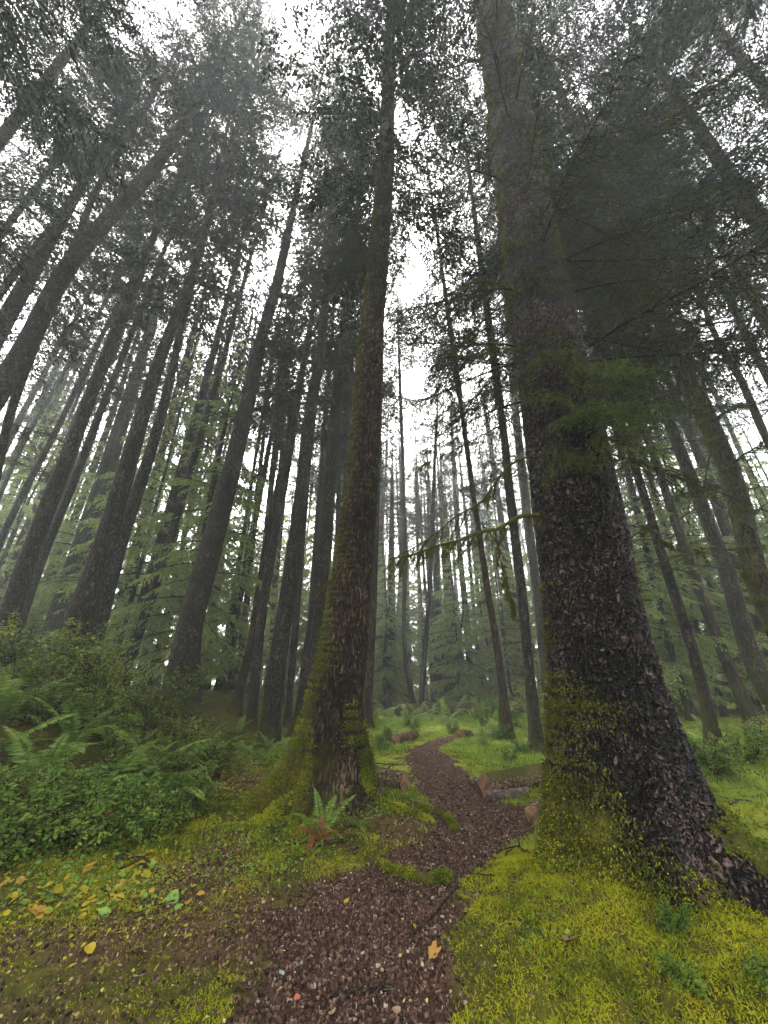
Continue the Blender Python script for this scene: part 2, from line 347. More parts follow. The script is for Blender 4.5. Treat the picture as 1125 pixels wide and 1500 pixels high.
# ------------------------------------------------------------------ foliage masters
def frame_of(d):
    ref = np.zeros_like(d); ref[..., 2] = 1
    s = norm(np.cross(d, ref)); return s, np.cross(s, d)
def make_crown(seed, h=16., r=3.2, nbr=85, sec=.20, blade=.15, bw=.020, low=.15, droop=.35, mat='crown', power=.8, gap=.15):
    R = np.random.RandomState(seed); mb = MB(); wood = MB()
    tube(wood, [(0, 0, 0), (0, 0, h*.5), (0, 0, h)], np.array([.12, .07, .01])*h/16, 5)
    az = R.rand()*6
    for b in range(nbr):
        t = low*R.rand() + (1-low)*((b+R.rand())/nbr)
        t = min(.985, max(0, (b+R.rand())/nbr)); z = t*h
        prof = ((1-t)**power)*min(1, .45+t*3.5); L = r*prof*(.65+.5*R.rand())+.12
        if R.rand() < gap: L *= .5
        az += 2.4+R.randn()*.35
        rise = .25*(t-.35)+R.randn()*.08
        n = 6; u = np.linspace(0, 1, n)
        rad = u*L; zz = z+rise*rad-droop*L*(u**1.8)*.5
        dirh = np.array([math.cos(az), math.sin(az), 0]); side = np.array([-math.sin(az), math.cos(az), 0])
        bend = R.randn()*.12*L*u**2
        pts = rad[:, None]*dirh+bend[:, None]*side; pts[:, 2] = zz
        tube(wood, pts, np.linspace(.010+.006*L, .004, n), 3, False)
        ns = max(3, int(L/sec)); us = (np.arange(ns)+R.rand(ns))/ns*.85+.15
        for sg in (-1, 1):
            bp = np.stack([np.interp(us, u, pts[:, k]) for k in range(3)], 1)
            sl = (.22+.40*(1-us))*L*(.6+.6*R.rand(ns)); sl = np.clip(sl, .12, .95)
            ang = .75+.3*R.randn(ns)*.5
            sd = norm(np.cos(ang)[:, None]*dirh+sg*np.sin(ang)[:, None]*side+np.stack([R.randn(ns)*.12, R.randn(ns)*.12, -.25-.25*R.rand(ns)], 1))
            wt = norm(np.cross(sd, R.randn(ns, 3)))*.006; end = sl[:, None]; 
            mb2 = np.stack([bp-wt, bp+wt, bp+sd*end*.97], 1).reshape(-1, 3); wood.add(mb2, np.arange(ns)[:, None]*3+np.array([[0, 1, 2]]))
            nb = np.maximum(3, (sl/(blade*.30)).astype(int)); idx = np.repeat(np.arange(ns), nb)
            cu = np.concatenate([(np.arange(k)+.5)/k for k in nb]); m = len(idx)
            bpos = bp[idx]+sd[idx]*(cu*sl[idx])[:, None]; bpos[:, 2] -= .25*(cu**2)*sl[idx]*.5
            sgn = np.where(R.rand(m) < .5, -1, 1.)
            s2, u2 = frame_of(sd[idx])
            d = norm(sd[idx]*.75+s2*sgn[:, None]*(.45+.3*R.rand(m))[:, None]+u2*(R.randn(m)*.16-.22)[:, None])
            w = norm(np.cross(d, np.array([0, 0, 1.])+R.randn(m, 3)*.45))*(bw*(.7+.6*R.rand(m)))[:, None]
            blades(mb, bpos, d, w, blade*(.65+.7*R.rand(m)))
    return mb.mesh('crown', M[mat]), wood.mesh('crown_wood', M['bark1'])
CROWNS = [make_crown(1, r=3.6, nbr=66, sec=.125, blade=.11, bw=.016), make_crown(2, r=3.1, nbr=70, sec=.125, blade=.10, bw=.016, droop=.5), make_crown(3, r=4.0, nbr=66, sec=.13, blade=.11, bw=.016, power=.65), make_crown(4, r=3.5, nbr=58, sec=.125, blade=.11, bw=.016, gap=.3, droop=.6)]
YOUNG = [make_crown(11, 9, 2.6, 90, .13, .13, .022, 0, .4, 'young', .75), make_crown(12, 7, 2.2, 80, .13, .12, .022, 0, .55, 'young', .8), make_crown(13, 11, 3.0, 90, .15, .15, .026, 0, .45, 'young', .7, .25)]
def make_far_crown(seed, mat): return make_crown(seed, 16, 3.2, 52, .30, .24, .034, 0, .45, mat, .8)
FARC = [make_far_crown(21, 'crown'), make_far_crown(22, 'crown'), make_far_crown(23, 'young')]

def make_spruce_branch(seed, L=1.9, nside=34, mat='spruce'):
    """near branch with real needles, along +X, drooping"""
    R = np.random.RandomState(seed); mb = MB(); wd = MB()
    u = np.linspace(0, 1, 9); pts = np.stack([u*L, R.randn()*.12*u**2*L, -.16*L*u**1.7+.02*np.sin(u*9)], 1)
    tube(wd, pts, np.linspace(.014, .003, 9), 5, False)
    P_, D_ = [], []
    def line(p0, d, ln, hang):
        n = max(4, int(ln/.055)); v = np.linspace(0, 1, n)
        q = p0+d*(v*ln)[:, None]; q[:, 2] -= hang*ln*v**2
        tube(wd, q, np.linspace(.004, .0018, n), 3, False)
        k = int(ln/.0045); w = R.rand(k); pos = np.stack([np.interp(w, v, q[:, j]) for j in range(3)], 1)
        P_.append(pos); D_.append(np.broadcast_to(norm(q[-1]-q[0]), (k, 3))); return q
    for i in range(nside):
        t = .12+.88*(i+R.rand())/nside; p0 = np.array([np.interp(t, u, pts[:, k]) for k in range(3)]); sg = 1 if i % 2 else -1
        ln = (.62*(1-t)+.14)*(.6+.6*R.rand()); a = .85+R.randn()*.15
        d = norm(np.array([math.cos(a), sg*math.sin(a), -.15+R.randn()*.15])); q = line(p0, d, ln, .35)
        for k in range(int(ln/.10)):
            tt = (k+.6)/max(1, ln/.10); j = min(len(q)-1, int(tt*(len(q)-1))); s2 = 1 if k % 2 else -1
            dd = norm(d*.75+np.cross(d, [0, 0, 1])*s2*.65+np.array([0, 0, -.12+R.randn()*.12])); line(q[j], dd, ln*.42*(1.1-tt*.6), .3)
    Pn = np.concatenate(P_); Dn = np.concatenate(D_); n = len(Pn); s, uu = frame_of(Dn); ph = R.rand(n)*6.283
    rad = s*np.cos(ph)[:, None]+uu*np.sin(ph)[:, None]*.7
    d = norm(rad*.9+Dn*.65); w = norm(np.cross(d, rad+.01))*.0026
    needles(mb, Pn, d, w, .024*(.7+.5*R.rand(n)))
    return mb.mesh('needles', M[mat]), wd.mesh('branch', M['root'])
BR = [make_spruce_branch(31), make_spruce_branch(32, 1.5, 26), make_spruce_branch(33, 1.1, 20), make_spruce_branch(34, 1.0, 24, 'spruce_bright')]
def add_branch(parent, world, az, pitch, scale=1., k=None, roll=None):
    k = rs.randint(3) if k is None else k
    loc = np.asarray(world)-np.asarray(parent.location)
    o = link('branch', BR[k][1], parent, loc, (rs.randn()*.3 if roll is None else roll, -pitch, az), scale)
    link('needles', BR[k][0], o)
    return o

# ------------------------------------------------------------------ trees
def at_height(L, z): return L[int(np.argmin(abs(L[:, 2]-z)))]
def rot_to(d):
    return Vector((0, 0, 1)).rotation_difference(Vector(d)) @ Quaternion((0, 0, 1), rs.rand()*6.28)
def trunk_mesh(line, lobes, flare, fh, ns, mat, base, moss, gnarl=.03, smooth=True, mossdir=None, seed=0):
    """line (n,4): x,y,z,r."""
    R = np.random.RandomState(seed); n = len(line); th = np.linspace(0, 2*np.pi, ns, endpoint=False)
    z0 = gz(line[0, 0], line[0, 1]); c = line[:, :3]; r = line[:, 3]
    t = norm(np.gradient(c, axis=0)); u = norm(np.cross(np.array([0, 1., 0]), t)); v = np.cross(t, u)
    hz = np.maximum(0, c[:, 2]-z0)
    lob = np.zeros(ns)
    for a, amp, wd in lobes: lob = np.maximum(lob, amp*np.exp(-((((th-a+np.pi) % (2*np.pi))-np.pi)/wd)**2))
    e = np.exp(-hz/fh)[:, None]
    s = c[:, 2]
    TH, ZZ = np.meshgrid(th, s)
    g = gnarl*(fbm(np.cos(TH)*1.3+5+ZZ*.25, np.sin(TH)*1.3+ZZ*.35+9, seed+3, 3)-.5)*2.2+gnarl*.7*(fbm(np.cos(TH)*4+20, np.sin(TH)*4+ZZ*.6+9, seed+5, 3)-.5)*2
    rad = r[:, None]*(1+g)+flare*e*(.35+lob[None])*(1+.25*(fbm(TH*2, ZZ*3, seed, 2)-.5))
    V = c[:, None]+rad[..., None]*(np.cos(TH)[..., None]*u[:, None]+np.sin(TH)[..., None]*v[:, None])
    i = np.arange(n-1)[:, None]*ns; j = np.arange(ns)[None]; k = (j+1) % ns
    Q = np.stack([i+j, i+k, i+ns+k, i+ns+j], -1).reshape(-1, 4)
    side = 0 if mossdir is None else mossdir[2]*np.clip(np.cos(TH)*mossdir[0]+np.sin(TH)*mossdir[1], -1, 1)
    hh = np.broadcast_to(hz[:, None], TH.shape)
    ms = moss(hh)+side*1.0
    V = V.reshape(-1, 3)-base
    return mesh_np('trunk', V, [Q], mat, True, {'moss': np.clip(ms+np.zeros_like(TH), 0, 1).ravel()}), rad
def tree(name, label, pts, Y, H=36., cz=None, crown=0, mat='bark1', base_y=None, flare=.12, fh=.35, moss=None, ns=18, group=None, cs=1., young=None,
         rings=46, side=None, ndead=4, cat='tree', far=False, gnarl=.03, seed=None, lobes=None):
    seed = rs.randint(9999) if seed is None else seed
    R = np.random.RandomState(seed)
    H = H*1.22; W = []
    PP = [P(px, py, Y)[0] for px, py, w in pts]; T0 = norm(PP[-1]-PP[0]) if PP[-1][2] > PP[0][2] else norm(PP[0]-PP[-1])
    for (px, py, w), p in zip(pts, PP):
        e = np.array([0, 0, EYE]); sv = norm(np.cross(T0, p-e)); q0 = proj(p); q1 = proj(p+sv*.01); qt = proj(p+T0*.01)
        ti = norm(qt-q0); k = abs((q1-q0)[0]*ti[1]-(q1-q0)[1]*ti[0])/.01
        W.append([*p, max(.02, (w if Y < 6.5 else w*.9)/2/k)])
    W = np.array(W); W = W[np.argsort(W[:, 2])]
    # foot: follow the lowest segment down to the ground
    d0 = W[min(1, len(W)-1)]-W[0]; dd = d0[:3]/max(d0[2], .3)
    gx, gy = W[0, 0], W[0, 1]
    for _ in range(4):
        zt = gz(gx, gy)-.25; gx = W[0, 0]+dd[0]*(zt-W[0, 2]); gy = Y
    foot = np.array([gx, Y, gz(gx, Y)-.25, W[0, 3]*1.06])
    if W[0, 2] > foot[2]+.15: W = np.vstack([foot, W])
    else: W[0, 2] = foot[2]
    # top: carry on to the full height
    d1 = W[-1]-W[max(0, len(W)-3)]; dd = d1[:3]/d1[2]
    top = W[-1, :3]+dd*(H-W[-1, 2]); top[0] += 0
    if H > W[-1, 2]+1:
        mid = W[-1, :3]+dd*(H-W[-1, 2])*.5
        W = np.vstack([W, [*mid, min(W[-1, 3]*.6, .2)], [*top, .02]])
    base = np.array([foot[0], Y, gz(foot[0], Y)])
    L = smooth_line(W, rings*3); zz = L[:, 2]
    # more rings near the foot
    k = np.unique((np.linspace(0, 1, rings)**1.5*(len(L)-1)).astype(int)); L = L[k]; L[:, 3] = np.maximum(L[:, 3], .015)
    root = thing(name, label, cat, base, group)
    lobes = lobes or [(R.rand()*6.28, .5+.9*R.rand(), .3+.25*R.rand()) for _ in range(5)]
    ms = moss or (lambda h: .25+.45*np.exp(-h/1.2))
    me, _ = trunk_mesh(L, lobes, flare, fh, ns, M[mat], base, ms, gnarl, mossdir=side, seed=seed)
    link('trunk', me, root)
    cz = H*.5 if cz is None else cz*.92
    i = int(np.argmin(abs(L[:, 2]-cz))); cp = L[i, :3]; dirn = norm(L[-1, :3]-cp); ch = np.linalg.norm(L[-1, :3]-cp)
    cm = (FARC if far else CROWNS)[crown % (3 if far else 4)] if young is None else YOUNG[young]
    hh = {0: 16., 1: 16., 2: 16., 3: 16.}[0] if young is None else (9., 7., 11.)[young]
    q = rot_to(dirn); s = ch/hh
    rad_s = max(.8, min(1.5, .55+.45*s))*cs
    co = link('crown', cm[0], root, cp-base, q, (rad_s, rad_s, s))
    link('limbs', cm[1], co)
    # bare twigs low on the stem
    lo, hi = base[2]+1.6, cz+1.5
    for _ in range(ndead):
        z = lo+(hi-lo)*R.rand()**.6; j = int(np.argmin(abs(L[:, 2]-z))); a = R.rand()*6.28
        link('bare_branch', DEADB[R.randint(5)], root, L[j, :3]-base, (R.randn()*.6, R.uniform(-.3, .35), a), .5+1.1*R.rand())
    return root, L, base

DEADB = []
for i in range(5):
    R = np.random.RandomState(60+i); mb = MB(); u = np.linspace(0, 1, 8)[:, None]
    p = np.hstack([u, R.randn()*.15*u**2, R.uniform(-.1, .25)*u-.3*u**2*R.rand()])+np.cumsum(R.randn(8, 3)*.012, 0)*u
    tube(mb, p, np.linspace(.018, .003, 8), 5, False)
    for t in range(2, 8):
        for _ in range(2):
            sg = R.choice([-1, 1]); h2 = np.array([.5+.3*R.rand(), sg*(.5+.5*R.rand()), R.uniform(-.5, .3)]); ln = .45*R.rand()+.1
            tube(mb, np.array([p[t], p[t]+h2*ln*.5, p[t]+h2*ln+[0, 0, -.06]]), [.007, .004, .0015], 3, False)
    DEADB.append(mb.mesh('bare_branch', M['bark2']))
# --- the great spruce right of the path
rootA, LA, baseA = tree('spruce_tree', 'huge dark scaly-barked spruce with mossy left flank beside the path, thickest trunk', 
    [(935,1340,285),(921,1260,250),(911,1200,231),(900,1100,203),(883,1000,167),(867,900,146),(845,750,132),(823,620,116),(801,500,100),(778,370,85),(760,250,73),(738,120,59),(718,0,47)],
    AY, 34, 20, 3, 'barkA', flare=.10, fh=.22, lobes=[(5.7,5.2,.42),(4.6,1.6,.35),(3.3,.5,.3),(.2,4.,.45)], ns=300, rings=420, side=(-.92, .1, .20), ndead=0, gnarl=.035, seed=5,
    moss=lambda h: .20+.27*np.exp(-(h/.4)**2)+.10*ss(5, 8, h))
# --- the mossy tree left of the path
rootB, LB, baseB = tree('spruce_tree', 'mossy old tree with flared split base left of the path, green fern at its foot',
    [(487,1150,104),(488,1110,96),(489,1050,82),(504,950,68),(512,870,60),(526,750,50),(543,500,35),(556,360,29),(564,250,25),(569,120,18),(573,0,12)],
    BY, 33, 13.5, 1, 'barkB', flare=.17, fh=.42, lobes=[(3.3,3.4,.5),(4.2,.9,.3),(5.3,.7,.3),(.1,.9,.4)], ns=200, rings=300, side=(-.9, -.2, .25), ndead=12, gnarl=.05, seed=8,
    moss=lambda h: .30+.25*np.exp(-h/.6)+.10*ss(3, 9, h))

# (label, points, Y, bark, H, crown base, crown)
NEAR = [
 ('leaning dark trunk sweeping from the left edge up into the top left canopy', [(-190,900,56),(-80,700,48),(42,500,38),(100,390,33),(150,330,30),(215,260,26),(260,195,21),(300,130,17),(330,70,12)], 8, 'bark1', 30, 19, 2),
 ('slim mossy trunk at the left edge crossing behind the leaning dark trunk', [(-25,780,22),(2,660,18),(20,590,17),(50,510,16),(100,385,14),(150,260,11),(215,160,7)], 8.6, 'bark2', 27, 16, 1),
 ('broad dark trunk high in the top left corner, mostly hidden by its own foliage', [(-480,820,44),(0,205,28),(100,77,20)], 6.5, 'bark1', 27, 13, 0),
 ('thin straight trunk rising at the left edge below the upper left foliage', [(-230,640,20),(0,345,15),(60,265,12)], 11, 'bark2', 32, 17, 2),
 ('thin hazy trunk at the left edge just above the leaning dark trunk', [(-200,690,20),(0,430,16),(65,345,13)], 12.5, 'bark2', 34, 18, 3),
 ('thinnest grey stem at the left edge between bigger trunks', [(-60,1000,12),(0,725,9),(115,510,7),(190,380,5)], 17, 'bark2', 31, 20, 0),
 ('narrow grey trunk near the left edge left of the paired trunks', [(-70,1010,15),(0,795,13),(85,625,11),(140,510,9),(215,370,6)], 15, 'bark2', 33, 22, 1),
 ('stout dark trunk at far left of the bank with its foot hidden by shrubs', [(-5,960,40),(30,850,34),(100,665,26),(165,500,19),(185,450,17),(220,360,13),(260,270,9)], 10.5, 'bark1', 35, 24, 2),
 ('slender trunk close behind the stout dark trunk of the left bank', [(5,990,19),(65,810,16),(110,700,15),(150,595,13),(185,510,11),(215,430,8)], 12.5, 'bark2', 30, 21, 3),
 ('left trunk of the big touching pair above the left bank', [(88,985,52),(160,775,35),(205,620,27),(240,510,21),(262,455,18),(295,360,14),(312,295,11),(330,245,8)], 9.5, 'bark1', 34, 22, 0),
 ('right trunk of the big touching pair above the left bank', [(128,975,35),(178,790,25),(215,680,20),(245,575,16),(265,480,12),(285,400,9)], 10.2, 'bark2', 31, 21, 1),
 ('slim dark trunk standing alone between the touching pair and the big brown trunk', [(192,960,18),(240,820,15),(275,700,13),(310,585,10),(335,495,8),(358,410,6)], 14.5, 'bark2', 33, 24, 3),
 ('big brown trunk with flared shrub-covered foot left of the path clearing', [(268,990,56),(272,955,48),(310,800,37),(340,685,30),(368,565,24),(387,480,20),(402,430,18),(418,360,15),(433,290,11)], 12, 'bark1', 36, 25, 2),
 ('thin reddish trunk leaning right, left one of the thin pair behind the ferns', [(343,1040,16),(364,960,14),(380,860,12),(400,750,11),(420,650,10),(435,575,8)], 15, 'bark3', 29, 21, 1),
 ('thin brown trunk, right one of the thin pair behind the ferns', [(368,1055,18),(384,900,16),(400,800,14),(425,660,11),(440,560,8)], 14.2, 'bark1', 30, 22, 0),
 ('sturdy straight brown trunk third left of the mossy old tree', [(394,1075,33),(405,980,29),(425,850,27),(440,740,24),(455,600,20),(467,530,16),(480,400,12),(492,300,9),(500,225,6)], 11.7, 'bark1', 36, 25, 1),
 ('skinny mossy trunk between two sturdy trunks left of the mossy old tree', [(420,1068,13),(430,950,12),(442,800,10),(450,700,9),(460,590,7)], 16, 'bark2', 31, 22, 3),
 ('dark smooth trunk directly behind the mossy old tree on its left', [(444,1060,32),(452,990,29),(470,850,25),(482,725,21),(492,600,17),(500,530,14),(512,420,10),(520,330,7)], 13, 'bark1', 34, 24, 0),
 ('pale hazy trunk between the dark smooth trunk and the mossy old tree', [(448,1030,14),(458,880,13),(470,760,12),(482,640,10),(492,560,8)], 21, 'bark2', 34, 24, 2),
 ('faint thin trunk just left of the mossy old tree near its middle', [(478,1010,11),(490,850,10),(500,700,8),(510,590,7)], 25, 'bark2', 33, 24, 1),
 ('grey-brown trunk touching the right edge of the mossy old tree', [(538,1040,16),(545,900,14),(552,700,11),(557,560,8)], 15.5, 'bark3', 31, 20, 3),
 ('thin bare pole-like trunk in the centre beyond the path bend', [(606,1034,10),(597,985,8),(593,800,7),(589,650,6),(585,540,5)], 23, 'bark2', 27, 17, 1),
 ('slim trunk leaning right beside the centre pole beyond the path bend', [(616,1040,10),(622,960,8),(630,850,7),(637,670,5)], 22, 'bark2', 19, 13, 3),
 ('speckled slim trunk right of the path with flared red-brown foot', [(742,1080,20),(735,1000,14),(712,850,11),(692,715,9),(667,530,6)], 12.4, 'bark3', 28, 17, 3),
 ('straight green-grey trunk beside the left edge of the huge spruce', [(788,1105,24),(777,1000,18),(762,850,16),(747,725,15),(737,625,12),(722,530,9)], 10.6, 'bark2', 31, 20, 1),
 ('hazy broad trunk just left of the huge spruce behind the green-grey trunk', [(806,1060,16),(790,900,15),(770,740,15),(755,600,13),(745,480,10)], 19, 'bark2', 35, 25, 2),
 ('thin dark trunk showing just right of the huge spruce', [(984,1000,12),(972,900,11),(935,760,10),(905,640,8)], 15, 'bark2', 30, 20, 0),
 ('thin trunk second right of the huge spruce', [(1020,1065,14),(997,1000,12),(957,850,11),(922,700,9),(895,590,7)], 13.5, 'bark2', 31, 22, 1),
 ('mossy speckled trunk standing in the ferns right of the huge spruce', [(1055,1130,23),(1027,1000,20),(972,820,17),(932,690,14),(900,590,11),(870,480,8)], 8.6, 'bark1', 32, 21, 2),
 ('smooth brown trunk fourth right of the huge spruce with foot at the frame edge', [(1111,1080,24),(1077,1000,21),(1012,830,17),(957,665,13),(925,575,11),(905,520,9)], 12.3, 'bark3', 33, 23, 3),
 ('thick brown trunk in front of a hazy one near the right edge', [(1165,1080,38),(1117,1000,34),(1062,830,27),(1012,700,22),(972,600,18),(927,505,14)], 10.2, 'bark1', 34, 24, 0),
 ('hazy pale trunk between two brown trunks near the right edge', [(1130,960,24),(1072,800,20),(1027,675,17),(982,565,14),(950,480,11)], 14.5, 'bark2', 35, 25, 1),
 ('heavily mossed dark trunk leaning in from the right edge', [(1235,1100,54),(1117,870,42),(1072,700,37),(1012,565,31),(982,500,26),(960,450,23),(932,400,20),(905,320,17),(862,235,12)], 7.4, 'bark1', 32, 16, 2),
 ('slim dark trunk crossing the right edge halfway up', [(1220,830,20),(1117,630,15),(1082,550,13),(1052,500,11),(1022,425,9),(987,365,6)], 11.5, 'bark2', 31, 19, 3),
 ('thin dark trunk above the slim one at the right edge', [(1240,760,26),(1124,550,18),(1097,500,16),(1070,440,13),(1040,385,9)], 10.8, 'bark2', 29, 18, 1),
 ('dark trunk slanting in from the right edge under the upper foliage', [(1300,780,30),(1117,460,21),(1062,370,17),(1012,290,14),(962,205,10)], 9.8, 'bark1', 31, 19, 0),
 ('steep dark trunk crossing the top right corner', [(1420,560,46),(1122,130,26),(1077,75,23),(1012,5,16)], 7.4, 'bark1', 31, 21, 2),
]
MOSSY = {'heavily mossed dark trunk leaning in from the right edge': (lambda h: .47+.0*h)}
treesN = {}
for (lab, pts, Y, mt, H, cz, cr) in NEAR:
    mo = MOSSY.get(lab)
    zl = P(pts[-1][0], pts[-1][1], Y)[0][2]; cz = zl*.92; H = max(H, (zl+9)/1.22)
    treesN[lab] = tree('conifer_tree', lab, pts, Y, H, cz, cr, mt, flare=.12, fh=.35, ns=20, rings=50, moss=mo, group='conifers standing around the path', ndead=13, side=(-.9, 0, .15), cs=1.0)

# --- hazy trunks farther back, in stands that can be counted
ORD = ['first','second','third','fourth','fifth','sixth','seventh','eighth','ninth','tenth','eleventh','twelfth','thirteenth','fourteenth','fifteenth','sixteenth','seventeenth','eighteenth','nineteenth','twentieth']
def stand(name, spec, tail, group, xs, ylo, yhi, d0, d1, H0, H1, young=None, far=True, mats=('bark2','bark1')):
    R = np.random.RandomState(len(tail)*7+len(xs)); R2 = []
    for i, px in enumerate(sorted(xs)):
        Y = R.uniform(ylo, yhi); r = ray(px, 1000); x = r[0]*Y/r[1]; z = gz(x, Y)
        H = R.uniform(H0, H1); dm = R.uniform(d0, d1)
        lean = R.randn()*.018; mt = mats[R.randint(len(mats))]
        W = np.array([[x, Y, z-.3, dm*.56], [x+lean*4, Y, z+3, dm*.5], [x+lean*H*.5+R.randn()*.2, Y, z+H*.5, dm*.36], [x+lean*H, Y+R.randn()*.5, z+H, .03]])
        L = smooth_line(W, 16); base = np.array([x, Y, z])
        root = thing(name, ORD[i]+' '+spec+' '+tail, 'tree', base, group)
        me, _ = trunk_mesh(L, [(R.rand()*6, .7, .4) for _ in range(4)], .14, .4, 10, M[mt], base, lambda h: .2+.3*np.exp(-h), .03, seed=i)
        link('trunk', me, root)
        cm = FARC[R.randint(2)] if young is None else YOUNG[young[R.randint(len(young))]]
        hh = 16. if young is None else (9., 7., 11.)[YOUNG.index(cm)]
        c0 = (.52 if young is None else .06)*H; s = (H-c0)/hh
        co = link('crown', cm[0], root, (lean*c0, 0, c0), (0, lean, R.rand()*6.28), (min(1.35, .5+.5*s)*R.uniform(.75, 1.0),)*2+(s,)); link('limbs', cm[1], co)
stand('misty_tree', 'from left of pale trunks', 'in mist behind the big touching pair', 'misty trunks behind the left bank', np.linspace(-160, 255, 17), 16, 27, .35, .6, 28, 36)
stand('misty_tree', 'from left of grey trunks', 'between big brown trunk and mossy old tree', 'misty trunks left of the path', np.linspace(300, 520, 10), 19, 30, .3, .55, 26, 34)
stand('misty_tree', 'from left of far trunks', 'beyond the fallen pale log past the bend', 'misty trunks beyond the bend', [548,560,572,584,598,622,636,648,662,676,690,708,724,738,757,772], 25, 40, .35, .75, 20, 30, mats=('bark1','bark2'))
stand('misty_tree', 'from left of faint trunks', 'in mist right of the huge spruce', 'misty trunks right of the path', np.linspace(850, 1230, 15), 16, 28, .3, .5, 26, 34)
stand('misty_tree', 'from the left of the faintest trunks', 'closing the far left background', 'faintest trunks at far left', np.linspace(-300, 500, 20), 33, 48, .35, .6, 26, 34)
stand('misty_tree', 'from the left of the faintest trunks', 'closing the background right of the path', 'faintest trunks at far right', np.linspace(640, 1400, 20), 34, 50, .35, .6, 22, 30)
def corner(label, x, y, H, cz, r, cr, cs, lx=0.):
    z = gz(x, y); base = np.array([x, y, z]); L = smooth_line(np.array([[x, y, z-.3, r*1.1], [x, y, z+3, r], [x+lx*.5, y, H*.5, r*.65], [x+lx, y, H, .03]], float), 30)
    root = thing('conifer_tree', label, 'tree', base, 'conifers standing around the path')
    link('trunk', trunk_mesh(L, [(1., .7, .4), (4., .9, .4)], .14, .4, 16, M['bark1'], base, lambda h: .25+.3*np.exp(-h), .03, seed=3)[0], root)
    c = CROWNS[cr]; co = link('crown', c[0], root, (0, 0, cz-z), (0, 0, 1.1*x), (cs, cs, (H-cz)/16)); link('limbs', c[1], co)
    R = np.random.RandomState(int(abs(x)*10))
    for _ in range(14):
        l = at_height(L, R.uniform(cz-2, cz+8)); az = R.rand()*6.28; d = np.array([math.cos(az), math.sin(az), 0]); add_branch(root, l[:3]+d*l[3]*.9, az, R.uniform(-.3, .2), R.uniform(1.2, 2.))
corner('conifer whose dense dark foliage fills the top left corner', -8.6, 2.6, 33, 9.5, .32, 2, 1.15)
corner('conifer whose drooping foliage darkens the upper left edge', -12.5, 9.0, 33, 11, .3, 0, 1.35)
corner('conifer whose dark foliage hangs into the top right corner', 9.4, 3.0, 34, 14, .32, 2, .85)
corner('conifer whose foliage darkens the upper right edge', 10.5, 6.5, 30, 9, .3, 0, 1.2)
def unseen_stand():  # out-of-view trees added to close the forest and shade the foreground
    R = np.random.RandomState(99); i = 0
    for x, y in ((-3,-6),(2.5,-7),(7,-4),(-8,-3),(-12,2),(12,1),(0,-12),(6,-12),(-6,-12),(12,-9),(-13,-8),(-17,-2),(17,-3),(3,-18),(-4,-19),(10,-19),(-11,-17)):
        H = R.uniform(32, 40); base = np.array([x, y, gz(x, y)]); dm = R.uniform(.4, .7); i += 1
        L = smooth_line(np.array([[x, y, base[2]-.3, dm*.55], [x, y, 3, dm*.5], [x, y, H*.5, dm*.3], [x, y, H, .03]], float), 14)
        root = thing('conifer_tree', 'unseen conifer added behind the photographer to shade the foreground', 'tree', base, 'unseen trees added behind the viewpoint')
        link('trunk', trunk_mesh(L, [(1., .7, .4)], .14, .4, 10, M['bark1'], base, lambda h: .2+.3*np.exp(-h), .03, seed=i)[0], root)
        cm = FARC[i % 2]; co = link('crown', cm[0], root, (0, 0, H*.3), (0, 0, i*1.3), (1.3, 1.3, H*.7/16)); link('limbs', cm[1], co)
unseen_stand()
stand('misty_tree', 'from left of pencil-thin trunks', 'closing the centre background beyond the bend', 'pencil-thin trunks in the centre distance', np.linspace(530, 860, 20), 30, 44, .25, .45, 24, 32)
stand('slim_trunk_tree', 'from left of slim dark stems', 'in the mist behind the left bank', 'slim stems in the left mist', np.linspace(-130, 530, 20), 19, 31, .2, .32, 25, 33)
R0 = np.random.RandomState(77)
stand('young_hemlock', 'from left of feathery young hemlocks', 'below the left canopy', 'young hemlocks on the left', np.linspace(-160, 480, 14)+R0.randn(14)*14, 15, 26, .12, .2, 10, 21, (0, 2))
stand('young_hemlock', 'from left of light green hemlocks', 'beyond the path bend', 'young hemlocks beyond the bend', np.linspace(525, 800, 12)+R0.randn(12)*8, 23, 34, .12, .18, 8, 15, (0, 1, 2))
stand('young_hemlock', 'from left of feathery young hemlocks', 'right of the huge spruce', 'young hemlocks on the right', np.linspace(850, 1300, 15)+R0.randn(15)*10, 13, 24, .12, .2, 9, 18, (0, 2))
stand('young_hemlock', 'from left of hazy bushy hemlocks', 'in the left distance', 'hazy hemlocks at far left', np.linspace(-250, 540, 20)+R0.randn(20)*8, 28, 42, .12, .2, 13, 21, (0, 2))
stand('young_hemlock', 'from left of hazy bushy hemlocks', 'in the right distance', 'hazy hemlocks at far right', np.linspace(560, 1380, 20)+R0.randn(20)*8, 32, 46, .12, .2, 13, 20, (0, 2))
